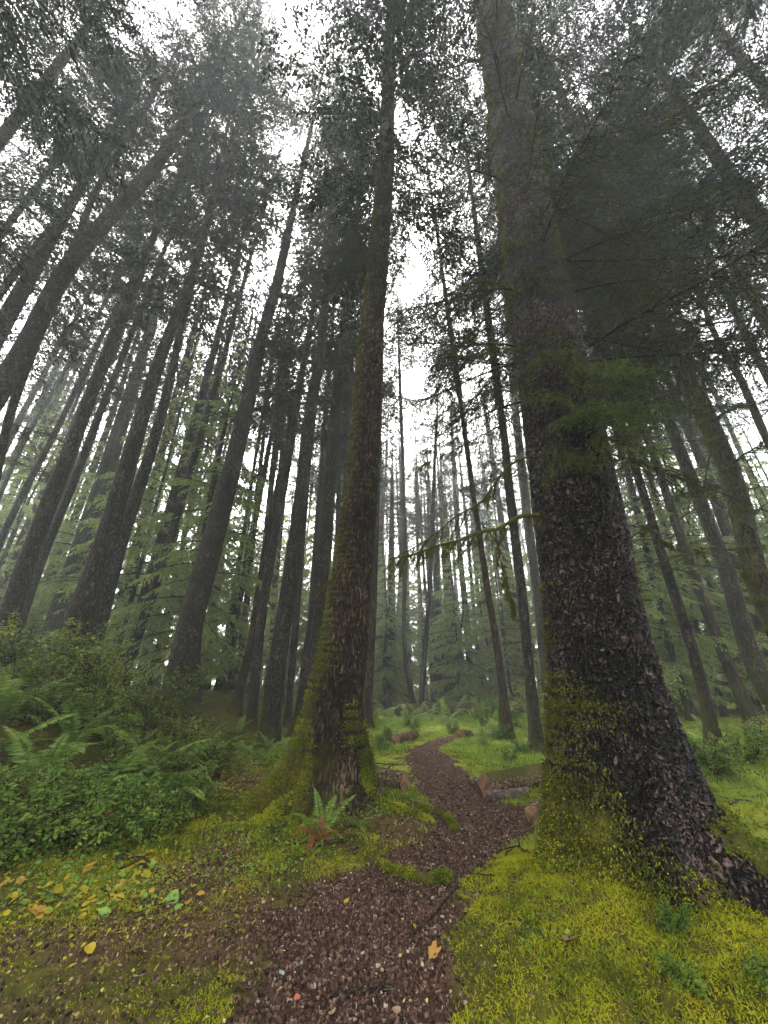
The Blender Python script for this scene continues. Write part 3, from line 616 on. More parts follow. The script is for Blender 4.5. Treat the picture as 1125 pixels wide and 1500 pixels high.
# --- live branches low on the nearer trees
R = np.random.RandomState(3)
for z in np.linspace(5.0, 17.5, 25):
    l = at_height(LA, z); az = R.rand()*6.28
    if math.sin(az) < -.35: az = -az*.4
    if z < 8.5 and -0.9 < math.cos(az) < -.2 and R.rand() < .4: continue
    d = np.array([math.cos(az), math.sin(az), 0]); add_branch(rootA, l[:3]+d*l[3]*.9, az, R.uniform(-.35, .25), R.uniform(.8, 1.5)*(.75+.03*z))
for z in np.linspace(3.7, 5.0, 15):     # the bright green sprays hanging in front of the trunk
    l = at_height(LA, z); az = R.uniform(-2.3, -.7); d = np.array([math.cos(az), math.sin(az), 0])
    add_branch(rootA, l[:3]+d*l[3]*.95, az, R.uniform(-.75, -.3), R.uniform(.5, .85), 3)
for az, z, s in ((.1, 3.9, 1.), (-.2, 5.2, 1.4), (.2, 5.9, 1.6), (-.35, 6.4, 1.6), (-.1, 7.2, 1.7), (.4, 7.8, 1.7), (-.5, 7.0, 1.5), (2.9, 5.3, 1.), (3.3, 6.6, 1.1), (3.0, 4.7, .9)):
    l = at_height(LA, z); d = np.array([math.cos(az), math.sin(az), 0]); add_branch(rootA, l[:3]+d*l[3]*.9, az, R.uniform(-.25, .05), s, 0)
for z in np.linspace(5.2, 9, 5):
    az = R.uniform(-.9, .7); l = at_height(LA, z); d = np.array([math.cos(az), math.sin(az), 0]); add_branch(rootA, l[:3]+d*l[3]*.9, az, R.uniform(-.3, .15), R.uniform(1.2, 2.0))
for z in np.linspace(7.5, 15, 40):
    l = at_height(LB, z); az = R.rand()*6.28; d = np.array([math.cos(az), math.sin(az), 0])
    add_branch(rootB, l[:3]+d*l[3]*.9, az, R.uniform(-.3, .35), R.uniform(.7, 1.2)*(.5+.05*z))
for z in np.linspace(2.2, 7.5, 16):
    l = at_height(LB, z); az = R.rand()*6.28; d = np.array([math.cos(az), math.sin(az), 0])
    add_branch(rootB, l[:3]+d*l[3]*.9, az, R.uniform(-.6, .5), R.uniform(.12, .28), 2)
for lab, (rt, L, b) in treesN.items():
    n = 16 if 'mossed' in lab else 4
    for _ in range(n):
        z = R.uniform(3.5 if 'mossed' in lab else 7, 17); l = at_height(L, z); az = R.rand()*6.28; d = np.array([math.cos(az), math.sin(az), 0])
        add_branch(rt, l[:3]+d*l[3]*.9, az, R.uniform(-.35, .2), R.uniform(.8, 1.6))

# --- mossy limbs with hanging sprays on the huge spruce
def mossy_limb(parent, pix, Y, dy, r0, seed, hang=.16, sub=1.):
    R = np.random.RandomState(seed); b = np.array(parent.location); mb = MB(); mo = MB()
    pts = []
    for i, (px, py) in enumerate(pix): pts.append(P(px, py, Y+dy*i/(len(pix)-1))[0])
    L = smooth_line(np.array(pts), 26); rad = np.linspace(r0, r0*.22, 26)
    tube(mb, L-b, rad, 7, False, a=.75)
    Ls = np.linalg.norm(L[-1]-L[0]); T_ = norm(np.gradient(L, axis=0))
    # side twigs
    tips = []
    for k in range(int(30*sub)):
        t = .15+.85*R.rand(); i = min(25, int(t*25)); s, u = frame_of(T_[i][None]); sg = R.choice([-1, 1])
        d = norm(T_[i]*.7+s[0]*sg*.6+np.array([0, 0, -.25-.5*R.rand()])); ln = (.12+.28*R.rand())*Ls*.42
        v = np.linspace(0, 1, 7)[:, None]; q = L[i]+d*ln*v+np.array([0, 0, -.35])*ln*v**2
        tube(mb, q-b, np.linspace(.006, .002, 7), 3, False, a=.8); tips.append(q)
        for _ in range(3):
            j = R.randint(2, 6); d2 = norm(d*.6+s[0]*R.choice([-1, 1])*.6+np.array([0, 0, -.3])); q2 = q[j]+d2*ln*.35*v+np.array([0, 0, -.25])*ln*.3*v**2
            tube(mb, q2-b, np.linspace(.0035, .0015, 7), 3, False, a=.8); tips.append(q2)
    o = link('limb', mb.mesh('limb', M['root'], True, 'moss'), parent)
    # moss drapes: short hanging tufts along limb and twigs
    n = int(900+6000*hang); i = R.randint(0, 25, n); f = R.rand(n)[:, None]; p = L[i]*(1-f)+L[i+1]*f+R.randn(n, 3)*rad[i][:, None]*.55
    wgt = fbm(i*.35, i*.0, seed, 2); ln = hang*(.1+1.1*R.rand(n)**4)*np.clip(wgt*3.2-1.2, .15, 1)
    d = norm(np.stack([R.randn(n)*.16, R.randn(n)*.16, -np.ones(n)], 1)); w = norm(R.randn(n, 3)*[1, 1, .1])*.0019
    blades(mo, p-b, d, w, ln)
    tp = np.concatenate(tips); n2 = len(tp)*7; i = R.randint(0, len(tp), n2); p = tp[i]+R.randn(n2, 3)*.008
    d = norm(np.stack([R.randn(n2)*.4, R.randn(n2)*.4, -np.ones(n2)*.8], 1)); blades(mo, p-b, d, norm(R.randn(n2, 3)*[1, 1, .2])*.0014, .015+.05*R.rand(n2)**3)
    link('hanging_moss', mo.mesh('hanging_moss', M['hang']), o, kind='stuff')
M['hang'] = leaf_mat('hanging_moss_green', [(.2, (.03,.035,.010)), (.5, (.075,.075,.018)), (.85, (.14,.13,.03))], 4, .35, .8, .15)
mossy_limb(rootA, [(790,755),(765,756),(727,775),(700,780),(677,790),(640,800),(605,812),(570,818)], AY-.25, -.3, .021, 1, .17)
mossy_limb(rootA, [(780,668),(755,676),(725,708),(705,735),(665,758),(640,780),(610,800),(580,815)], AY-.1, .3, .014, 2, .10)
mossy_limb(rootA, [(765,600),(735,622),(700,640),(660,662),(620,680),(600,692)], AY+.2, .6, .010, 3, .06)
mossy_limb(rootA, [(745,512),(720,510),(695,520),(665,545)], AY+.2, .2, .010, 14, .04)
mossy_limb(rootA, [(752,575),(725,570),(690,585),(655,600),(625,625)], AY+.1, .3, .011, 15, .05)
mossy_limb(rootA, [(735,420),(705,410),(670,425),(640,450)], AY+.3, .3, .010, 16, .04)
mossy_limb(rootA, [(725,775),(728,800),(735,830),(742,860),(752,885)], AY-.3, -.1, .008, 4, .02, .7)
mossy_limb(rootA, [(915,795),(950,790),(1000,800),(1050,815),(1095,830)], AY-.05, .1, .007, 5, .02, .35)
mossy_limb(rootA, [(915,795),(935,780),(960,758)], AY-.05, -.2, .008, 6, .02, .15)
mossy_limb(rootB, [(500,855),(485,850),(470,862),(460,868)], BY-.2, -.15, .02, 7, .10, .3)
mossy_limb(rootB, [(505,745),(490,740),(475,732)], BY-.2, -.15, .014, 8, .10, .3)
mossy_limb(rootB, [(500,920),(480,915),(465,925)], BY-.2, -.15, .016, 9, .10, .3)

# --- moss growing on the trunks and roots: tufts standing off the bark
def trunk_moss(parent, L, n, fn, seed, flare, fh, ln=.03, mat='bmoss', me=None):
    R = np.random.RandomState(seed); me = me or [c for c in parent.children if c.name.startswith('trunk')][0].data
    V = np.empty(len(me.vertices)*3, np.float32); me.vertices.foreach_get('co', V); V = V.reshape(-1, 3)
    N = np.empty(len(me.vertices)*3, np.float32); me.vertices.foreach_get('normal', N); N = N.reshape(-1, 3)
    w = fn(V+np.array(parent.location), N); ok = np.where(w > 0)[0]; pr = w[ok]/w[ok].sum()
    i = R.choice(ok, n, p=pr); p = V[i]+R.randn(n, 3)*.012; nn = N[i]
    d = norm(nn*.55+R.randn(n, 3)*.5+np.array([0, 0, -.55])); wv = norm(np.cross(d, R.randn(n, 3)))*(.0035+.003*R.rand(n))[:, None]
    mb = MB(); blades(mb, p, d, wv, ln*(.4+R.rand(n)))
    link('bark_moss', mb.mesh('bark_moss', M[mat]), parent, kind='stuff')
def fA(V, N):
    h = V[:, 2]-.1; s = -N[:, 0]; patch = fbm(V[:, 0]*3+V[:, 1]*2, V[:, 2]*3, 4, 4)
    return np.clip(patch-.5+.42*np.clip(s, 0, 1)**2*(1-ss(1.2, 3.2, h))+.32*np.exp(-(h/.45)**2)-.14, 0, 1)*(h < 17)*(N[:, 1] < .5)*np.exp(-np.maximum(h, 0)*.15)+(patch > .52)*(h > 3.5)*(h < 17)*(N[:, 1] < .5)*.12
trunk_moss(rootA, LA, 45000, fA, 1, 0, 0, .035)
trunk_moss(rootA, LA, 20000, lambda V, N: fA(V, N)*np.exp(-np.maximum(V[:, 2]-.2, 0)/.14), 11, 0, 0, .026, 'moss')
def fB(V, N):
    h = V[:, 2]-.1; patch = fbm(V[:, 0]*3+V[:, 1]*2, V[:, 2]*2.2, 14, 4)
    return np.clip(patch-.45+.35*np.clip(-N[:, 0], 0, 1)+.2*np.exp(-h/.5)-.12, 0, 1)*(h < 10)*(N[:, 1] < .4)
trunk_moss(rootB, LB, 22000, fB, 2, 0, 0, .03)
trunk_moss(rootB, LB, 18000, lambda V, N: fB(V, N)*np.exp(-np.maximum(V[:, 2]-.2, 0)/.4), 12, 0, 0, .035, 'moss')

trunk_moss(rootB, LB, 12000, lambda V, N: (V[:, 2] < .75)*(V[:, 0] < BX-.25)*(N[:, 1] < .6)*np.hypot(V[:, 0]-BX, V[:, 1]-BY)**2*np.clip(fbm(V[:, 0]*7, V[:, 2]*7+V[:, 1]*5, 18, 3)-.3, 0, 1), 13, 0, 0, .035)
rm, Lm, bm = treesN['heavily mossed dark trunk leaning in from the right edge']
trunk_moss(rm, Lm, 16000, lambda V, N: np.clip(fbm(V[:, 0]*2, V[:, 2]*1.6, 24, 4)-.35, 0, 1)*(V[:, 2] < 16), 21, 0, 0, .07)
# --- surface roots
def root_part(parent, pts, r0, r1, seed=0, moss=.6, name='root', mat='root', lift=.0):
    R = np.random.RandomState(seed); W = []
    b = np.array(parent.location) if parent else np.zeros(3)
    for i, (x, y, dz) in enumerate(pts): W.append([x, y, gz(x, y)+dz])
    n = 26; L = smooth_line(np.array(W), n); L[:, :2] += np.cumsum(R.randn(n, 2)*.006, 0); u = np.linspace(0, 1, n)
    rad = (r0*(1-u)+r1*u)*(1+.25*(fbm(u*9, u*0+seed, seed, 2)-.5))
    mb = MB(); tube(mb, L-b, rad, 16, True, a=moss)
    v = mb.V[-1]; g = fbm(v[:, 0]*14+v[:, 1]*9, v[:, 2]*16+v[:, 1]*12, seed+40, 3)-.5; v[:, 2] += g*r0*.9; v[:, 0] += (fbm(v[:, 1]*15, v[:, 2]*15, seed+50, 2)-.5)*r0*.6
    return mb.mesh('root', M[mat], True, 'moss')
for i, (ps, r0, r1, ms) in enumerate([
    ([(AX+.5, AY-.25, .22), (AX+.8, AY-.5, .12), (AX+1.3, AY-.8, 0), (AX+1.8, AY-1.0, -.05)], .22, .10, .8)
    ]):
    rme = root_part(rootA, ps, r0, r1, i, ms); link('root', rme, rootA); trunk_moss(rootA, LA, 14000, lambda V, N: (N[:, 2] > .0)*np.clip(fbm(V[:, 0]*6, V[:, 1]*6, 7, 3)-.25, 0, 1), 31+i, 0, 0, .03, 'moss', rme)
for i, (ps, r0, r1, ms) in enumerate([
    ([(BX+.35, BY-.1, .10), (BX+.62, BY-.12, .02), (BX+.95, BY-.35, .0), (BX+1.2, BY-.5, -.05)], .075, .04, .8),
    ([(BX-.3, BY-.25, .12), (BX-.62, BY-.5, .02), (BX-.85, BY-.6, -.05)], .15, .05, .75),
    ]):
    rme = root_part(rootB, ps, r0, r1, i+9, ms); link('root', rme, rootB); trunk_moss(rootB, LB, 5000, lambda V, N: (N[:, 2] > .1)*1., 41+i, 0, 0, .03, 'moss', rme)
def loose_root(lab, pix, r0, r1, seed, moss, dz=.0):
    pts = [(*G(px, py), dz) for px, py in pix]; b = np.array([pts[0][0], pts[0][1], gz(pts[0][0], pts[0][1])])
    e = bpy.data.objects.new('x', None); e.location = b
    me = root_part(e, pts, r0, r1, seed, moss); bpy.data.objects.remove(e)
    ob = link('surface_root', me, None, b, label=lab, category='root', group='roots surfacing in the path')
    if moss > .5: trunk_moss(ob, None, 3500, lambda V, N: (N[:, 2] > .0)*np.clip(fbm(V[:, 0]*9, V[:, 1]*9, 17, 3)-.35, 0, 1), 51+seed, 0, 0, .022, 'moss', me)
loose_root('mossy root breaking the trail surface with a raised knob at its right end', [(530,1262),(560,1268),(600,1278),(635,1284),(652,1276)], .035, .045, 1, .75, .012)
loose_root('thin bare root stub just below the mossy knobbed root', [(560,1302),(590,1300),(620,1303)], .012, .010, 2, .2, .006)
loose_root('dark half-buried root across the trail at the bottom of the picture', [(495,1447),(530,1438),(560,1433),(585,1436)], .022, .012, 3, .3, .002)
loose_root('moss-covered root curving towards the path below the short cut log', [(590,1186),(625,1192),(655,1203),(668,1218)], .04, .02, 4, .85, .02)

# ------------------------------------------------------------------ logs
def log(label, a, b, r, moss=.3, mat='log', ends=(True, True), bend=0., name='cut_log', n=14, taper=.9, seed=0, snag=False):
    """a, b = (x, y) ground ends"""
    R = np.random.RandomState(seed)
    A = np.array([a[0], a[1], gz(*a)+r*.95]); B = np.array([b[0], b[1], gz(*b)+r*taper*.95]); u = np.linspace(0, 1, n)
    d = norm(B-A); s = norm(np.cross(d, [0, 0, 1])); c = A[None]*(1-u[:, None])+B[None]*u[:, None]+s*(bend*np.sin(u*np.pi))[:, None]
    base = A-[0, 0, r*.95]; root = thing(name, label, 'log', base, 'logs lying near the path')
    mb = MB(); rad = r*(1-(1-taper)*u)*(1+.10*(fbm(u*7, u*0, seed, 2)-.5))
    t = norm(np.gradient(c, axis=0)); up = np.cross(s, t); th = np.linspace(0, 2*np.pi, 28, endpoint=False)
    rr = rad[:, None]*(1+.07*(fbm(np.cos(th)*2+u[:, None]*4, np.sin(th)*2+7, seed, 3)-.5))
    V = c[:, None]+rr[..., None]*(np.cos(th)[None, :, None]*s+np.sin(th)[None, :, None]*up[:, None])
    i = np.arange(n-1)[:, None]*28; j = np.arange(28)[None]; k = (j+1) % 28
    mm = np.broadcast_to(moss+.35*np.sin(th)[None], rr.shape).ravel()
    mb.add(V.reshape(-1, 3)-base, np.stack([i+j, i+k, i+28+k, i+28+j], -1).reshape(-1, 4), a=mm)
    link('bark', mb.mesh('bark', M[mat], True, 'moss'), root)
    for e, on in ((0, ends[0]), (n-1, ends[1])):
        if not on: continue
        cc = c[e]; rim = V[e]; inn = cc+(rim-cc)*.9; off = -t[e]*.004 if e == 0 else t[e]*.004
        Vv = np.concatenate([(rim+off*0)-cc, inn+off-cc, [off*1.0]]); k1 = (np.arange(28)+1) % 28; j1 = np.arange(28)
        m2 = MB(); m2.add(Vv, np.stack([j1, k1, 28+k1, 28+j1], 1), np.stack([28+j1, 28+k1, np.full(28, 56)], 1))
        link('cut_face', m2.mesh('cut_face', M['cut']), root, cc-base)
    if snag:
        m3 = MB(); q = c[n//2]+up[n//2]*rad[n//2]*.8; tube(m3, np.array([q, q+up[n//2]*.05+d*.02, q+up[n//2]*.09+d*.08])-base, [.02, .014, .006], 6, True, a=.1); link('knot', m3.mesh('knot', M[mat], True, 'moss'), root)
    return root
log('short thick cut log lying on the right side of the mossy old tree', (-.25, 7.25), G(594, 1163), .14, .12, seed=1, snag=True)
log('long mossy cut log in the grass right of the path', G(712, 1163), G(815, 1150), .15, .38, seed=2, taper=1.05)
log('bare curved branch log below the long mossy log', G(712, 1172), (2.1, 6.75), .075, .05, 'bare', bend=.07, seed=3, taper=.7, ends=(True, False))
log('reddish cut log end peeking out beside the foot of the huge spruce', G(783, 1212), (2.05, 5.9), .10, .1, seed=4)
log('red-brown broken log piece in yellow moss far left of the path', G(580, 1090), G(597, 1083), .13, .15, seed=5)
log('dark broken log piece right of the red-brown one beyond the path start', G(599, 1085), G(609, 1080), .12, .3, seed=6)
log('small dark log chunk at the right side of the path bend', G(676, 1084), G(688, 1080), .13, .4, seed=7)
log('long pale fallen log lying across the forest beyond the bend', (.6, 21.5), (6.6, 19.5), .26, .4, seed=8, ends=(True, True), name='fallen_log')
log('dark fallen log lying on the left bank behind the shrubs', (-9.8, 8.6), (-5.2, 9.4), .16, .35, seed=9, ends=(False, True), name='fallen_log')
log('grey end of a small branch log hidden in grass behind the long mossy log', G(697, 1146), G(712, 1158), .05, .1, 'bare', seed=10)

# ------------------------------------------------------------------ ferns
def frond_mesh(L=.7, n=30, wmax=.11, mat='fern', arch=.9, seed=0):
    R = np.random.RandomState(seed); mb = MB(); u = np.linspace(0, 1, 14)
    x = L*np.sin(u*arch)/arch*(1); z = L*(.62*u-.62*arch*u**2)
    pts = np.stack([x, R.randn()*.05*u**2, z], 1); tube(mb, pts, np.linspace(.004, .001, 14), 3, False)
    t = (np.arange(n)+.5)/n*.9+.1; p = np.stack([np.interp(t, u, pts[:, k]) for k in range(3)], 1); T_ = norm(np.stack([np.interp(t, u, np.gradient(pts[:, k])) for k in range(3)], 1))
    w = wmax*np.sin(np.clip((t-.05)*1.08, 0, 1)**.55*np.pi)**.7+.008
    for sg in (-1, 1):
        s = np.tile([[0, sg, 0]], (n, 1)); d = norm(s+T_*.35+np.stack([np.zeros(n), np.zeros(n), -.25+R.randn(n)*.12], 1))
        blades(mb, p, d, T_*(L/n*.46), w, .25, wide=.3)
    return mb.mesh('frond', M[mat])
FR = [frond_mesh(.75, 30, .10, seed=1), frond_mesh(.6, 26, .085, arch=1.2, seed=2), frond_mesh(.85, 32, .11, arch=.75, seed=3)]
FRD = [frond_mesh(.5, 22, .08, 'fern_dead', 1.4, 4), frond_mesh(.42, 20, .06, 'fern_dead', 1.7, 5)]
def fern(x, y, n, sc, label, group, dead=0, seed=0, up=.35, z=None):
    R = np.random.RandomState(seed); r = thing('fern_plant', label, 'fern', (x, y, gz(x, y) if z is None else z), group)
    a = R.rand()*6
    for i in range(n):
        a += 2.39+R.randn()*.2; link('frond', FR[R.randint(3)], r, (0, 0, 0), (R.randn()*.15, -R.uniform(-.15, up+.45), a), sc*R.uniform(.7, 1.15))
    for i in range(dead):
        a = R.rand()*6.28; link('dead_frond', FRD[R.randint(2)], r, (0, 0, .02), (R.randn()*.3, R.uniform(0, .3), a), sc*R.uniform(.8, 1.2), label='red-brown withered frond')
    return r
gx, gy = G(468, 1240)
r = thing('fern_plant', 'bright green sword fern with withered red fronds at the foot of the mossy old tree', 'fern', (gx, gy, gz(gx, gy)), None)
for k, (a, el, s, ty) in enumerate([(2.6, .55, .55, 0), (1.9, 1.1, .5, 2), (1.1, .8, .62, 0), (.55, .65, .6, 2), (.1, .2, .5, 1), (-.5, .1, .42, 1), (3.6, .2, .4, 1), (-1.4, .1, .4, 1)]):
    link('frond', FR[ty], r, (0, 0, 0), (0, -el+.2, a), s*1.15)
for k, (a, el, s) in enumerate([(3.3, .25, .75), (3.0, -.05, .7), (-.1, .2, .6), (-.35, -.1, .7), (-1.9, 0, .7), (-1.2, 0, .5), (1.6, 1.0, .6)]):
    link('dead_frond', FRD[k % 2], r, (0, 0, .03), (0, -el, a), s, label='red-brown withered frond')
gx, gy = G(525, 1222); fern(gx, gy, 7, .42, 'small fern at the right foot of the mossy old tree beside the bright sword fern', None, 2, 3)
def fern_zone(pts, tail, group, sc=1., dead=0, seed=0, n=10):
    for i, (x, y) in enumerate(sorted(pts, key=lambda p: p[0]/p[1])):
        fern(x, y, n, sc*(.8+.4*((i*7) % 5)/5), ORD[i]+' from left of ferns '+tail, group, dead if i % 3 == 0 else 0, seed+i)
R = np.random.RandomState(5)
fern_zone([(-6.2,6.6),(-5.5,6.2),(-4.9,6.9),(-4.4,6.3),(-4.0,7.0),(-3.5,6.6),(-5.0,5.7),(-4.2,5.5),(-3.4,5.6),(-5.9,7.4),(-2.95,6.3),(-3.1,7.4),(-4.7,5.0),(-3.8,4.9)], 'crowding the front of the left bank', 'ferns on the left bank', 1.35, 2, 10, 13)
fern_zone([(-4.2,10.2),(-3.4,10.6),(-2.9,11.2),(-4.9,11.0),(-2.6,9.4),(-3.6,9.2),(-2.1,10.3),(-4.2,12.6),(-3.1,13.2),(-1.9,12.3)], 'around trunk feet left of the mossy old tree', 'ferns under the left trunks', .95, 1, 40)
fern_zone([(.9,17.2),(2.0,18.4),(1.5,20.0),(3.0,19.0),(3.8,18.0),(-.5,18.6),(-1.4,17.0),(4.8,18.8),(2.5,17.2),(.2,20.2)], 'beyond the path bend', 'ferns beyond the bend', 1.5, 1, 60)
fern_zone([(3.4,13.6),(2.9,13.0),(4.3,13.0),(3.8,14.5)], 'round the speckled slim trunk right of the path', 'ferns right of the path', 1.15, 3, 80)
fern_zone([(5.1,8.4),(5.7,8.8),(6.4,9.3),(5.0,9.6),(6.0,10.2),(7.3,10.0),(7.0,8.6),(8.2,10.6),(6.8,11.8),(5.5,11.6),(4.6,7.6),(4.4,8.8)], 'on the bank right of the huge spruce', 'ferns right of the huge spruce', 1.0, 2, 90)

# ------------------------------------------------------------------ shrubs with leaves on branching stems
def leaf_ovate(mb, p, d, s, L, fold=.2):
    """6-gon folded leaf: two quads"""
    n = len(p); L = L[:, None]; up = np.cross(s, d)
    a = p; b1 = p+d*L*.35+s*L*.30+up*L*fold*.3; b2 = p+d*L*.7+s*L*.22+up*L*fold*.2; c = p+d*L; e1 = p+d*L*.35-s*L*.30+up*L*fold*.3; e2 = p+d*L*.7-s*L*.22+up*L*fold*.2
    V = np.stack([a, b1, b2, c, e2, e1], 1).reshape(-1, 3); i = np.arange(n)[:, None]*6
    mb.add(V, i+np.array([[0, 1, 2, 3]]), i+np.array([[0, 3, 4, 5]]))
def make_shrub(seed, h=1.1, nst=6, mat='shrub', leaf=.055, dens=1.):
    R = np.random.RandomState(seed); wd = MB(); lf = MB(); Pn, Dn = [], []
    def grow(p, d, ln, r, lv):
        n = 7; q = [p]
        for i in range(n-1):
            d = norm(d+R.randn(3)*.16+np.array([0, 0, .02 if lv == 0 else -.05])); q.append(q[-1]+d*ln/(n-1))
        q = np.array(q); tube(wd, q, np.linspace(r, r*.45, n), 4, False, a=.2)
        if lv >= 1:
            k = int(ln/(.022)*dens); w = R.rand(k)*(n-1.001); i = w.astype(int); f = (w-i)[:, None]; Pn.append(q[i]*(1-f)+q[i+1]*f); Dn.append(norm(q[i+1]-q[i]))
        if lv < 2:
            for i in range(2, n):
                for _ in range(2):
                    if R.rand() < .75:
                        dd = norm(norm(q[i]-q[i-1])+R.randn(3)*.75+np.array([0, 0, -.05])); grow(q[i], dd, ln*R.uniform(.35, .6), r*.55, lv+1)
    for _ in range(nst):
        a = R.rand()*6.28; t = R.uniform(.15, .7); grow(np.zeros(3), np.array([math.cos(a)*t, math.sin(a)*t, 1.]), h*R.uniform(.6, 1), .012, 0)
    p = np.concatenate(Pn); T_ = np.concatenate(Dn); n = len(p); s, u = frame_of(T_); sg = R.choice([-1., 1.], n)[:, None]
    d = norm(T_*.5+s*sg*.9+np.array([0, 0, -.12])+R.randn(n, 3)*.22); sd = norm(np.cross(d, np.array([0, 0, 1.])+R.randn(n, 3)*.3))
    leaf_ovate(lf, p, d, sd, leaf*(.6+.8*R.rand(n)))
    return lf.mesh('leaves', M[mat]), wd.mesh('stems', M['root'], True, 'moss')
SH = [make_shrub(1), make_shrub(2, 1.3, 5), make_shrub(3, .8, 7, leaf=.045), make_shrub(4, .55, 8, 'clover', .05, 1.2)]
def shrub(x, y, k, sc, label, group, rot=None, z=None):
    r = thing('leafy_shrub', label, 'shrub', (x, y, gz(x, y)-.03 if z is None else z), group, (0, 0, rs.rand()*6.28))
    r.scale = (sc,)*3; link('stems', SH[k][1], r); link('leaves', SH[k][0], r); return r
def shrub_zone(pts, tail, group, seed=0):
    for i, (x, y, k, s) in enumerate(sorted(pts, key=lambda p: p[0]/p[1])): shrub(x, y, k, s, ORD[i]+' from left of '+tail, group)
shrub_zone([(-6.6,7.6,1,1.1),(-5.6,8.0,0,1.1),(-5.0,7.4,1,1.0),(-4.6,8.2,0,.95),(-4.1,7.6,1,1.05),(-3.8,8.4,2,1.),(-6.3,6.0,0,.95),(-7.4,7.0,1,1.1)], 'tall leafy shrubs along the top of the left bank', 'tall shrubs on the left bank')
shrub_zone([(-4.9,6.3,2,.8),(-3.6,6.3,2,.8),(-3.2,6.9,0,.6),(-3.9,5.3,2,.6),(-3.1,7.4,2,.9),(-2.9,8.0,2,.7),(-5.6,5.2,2,.8)], 'bushy shrubs on the slope of the left bank', 'shrubs on the slope')
shrub_zone([(-3.7,4.6,3,1.),(-3.2,4.75,3,.9),(-2.75,4.75,3,.8),(-2.5,5.15,3,.8),(-4.3,4.6,3,1.1),(-2.45,5.8,3,.8),(-3.4,4.35,3,.7),(-4.7,4.3,3,1.)], 'low yellow-green plants at the foot of the left bank', 'low plants at the bank foot')
shrub_zone([(3.7,16.5,3,1.4),(4.3,15.3,3,1.5),(-2.0,15.3,3,1.2),(3.2,12.2,3,.7),(4.6,12.2,3,1.0),(-.9,15.8,3,1.1),(5.2,14.6,1,1.1)], 'light green plants in the clearing beyond the path', 'plants in the clearing')
shrub_zone([(2.6,9.4,3,.45),(3.2,10.3,3,.5),(2.5,11.2,3,.4),(3.9,9.2,3,.55),(-.6,9.6,3,.45),(-.1,11.0,3,.5),(.1,13.0,3,.55),(3.0,7.9,3,.35),(-.9,8.4,3,.4),(2.2,14.2,3,.6),(1.0,15.2,3,.7)], 'small leafy clumps dotting the meadow beside the path', 'clumps in the meadow')
shrub_zone([(4.5,6.9,3,.8),(5.4,7.4,3,.9),(6.3,7.8,3,.9),(4.1,6.1,3,.6),(7.2,8.4,2,.8)], 'low green plants right of the huge spruce', 'plants on the right')
shrub_zone([(AX-.2,2.62,3,.22),(AX+.2,2.6,3,.25),(AX-.05,2.9,3,.2)], 'small green sprouts at the base of the huge spruce', 'sprouts on the moss')

# ------------------------------------------------------------------ ground cover (uncountable)
def scatter(n, x0, x1, y0, y1, seed, dens, ypow=1.):
    R = np.random.RandomState(seed); x = R.uniform(x0, x1, n); y = y0+(y1-y0)*R.rand(n)**ypow
    k = R.rand(n) < dens(x, y); return x[k], y[k], R
def up_blades(name, x, y, R, L, W, mat, tilt=.5, dz=0.):
    n = len(x); z = ground(x, y)+dz; p = np.stack([x, y, z-.004], 1)
    d = norm(np.stack([R.randn(n)*tilt, R.randn(n)*tilt, np.ones(n)], 1)); w = norm(np.cross(d, R.randn(n, 3)))*(W*(.6+.8*R.rand(n)))[:, None]
    mb = MB(); blades(mb, p, d, w, L*(.5+R.rand(n))); return link(name, mb.mesh(name, M[mat]), kind='stuff')
def nearA(x, y): return np.exp(-(((x-AX)/1.25)**2+((y-AY+.2)/1.35)**2))
def moss_d(x, y):
    o = (path_sd(x, y) < -.03)*(1-.85*np.clip((dirt_m(x, y)-.3)*2.2, 0, 1))
    return o*np.clip((fbm(x*1.3, y*1.3, 41, 4)-.34)*4+nearA(x, y)*2, .05, 1)
x, y, R = scatter(430000, -3.6, 3.4, 1.7, 5.6, 1, moss_d, 1.2); up_blades('moss_carpet', x, y, R, .018+.012*nearA(x, y), .0025, 'moss', 1.3, .045*(fbm(x*9, y*9, 81, 3)-.42)*(.4+nearA(x, y)))
x, y, R = scatter(150000, -4, 9, 4.6, 14, 2, lambda x, y: moss_d(x, y)*.9, 1.3); up_blades('moss_carpet', x, y, R, .05*np.ones(len(x)), .008, 'moss', .8)
x, y, R = scatter(90000, .2, 9, 4.5, 16, 3, lambda x, y: (path_sd(x, y) < -.02)*np.clip((fbm(x*.9, y*.9, 51, 3)-.38)*4, 0, 1)*ss(.4, 1., x-.1*(y-7)), 1.2); up_blades('grass', x, y, R, .07*np.ones(len(x)), .0035, 'grass', .45)
x, y, R = scatter(60000, -3, 7, 9, 20, 4, lambda x, y: (path_sd(x, y) < -.05)*np.clip((fbm(x*.9, y*.9, 61, 3)-.35)*3, 0, 1), 1.); up_blades('grass', x, y, R, .10*np.ones(len(x)), .008, 'grass', .5)
def flat_leaves(name, x, y, R, size, mat, dz=.01, tilt=.35, kind='stuff'):
    n = len(x); p = np.stack([x, y, ground(x, y)+dz+.02*R.rand(n)], 1); a = R.rand(n)*6.28
    d = norm(np.stack([np.cos(a), np.sin(a), R.randn(n)*tilt], 1)); s = norm(np.cross(d, np.array([0, 0, 1.])+R.randn(n, 3)*tilt)); mb = MB()
    leaf_ovate(mb, p-d*size[:, None]*.5, d, s, size*(.6+.8*R.rand(n)), .25); return link(name, mb.mesh(name, M[mat]), kind=kind)
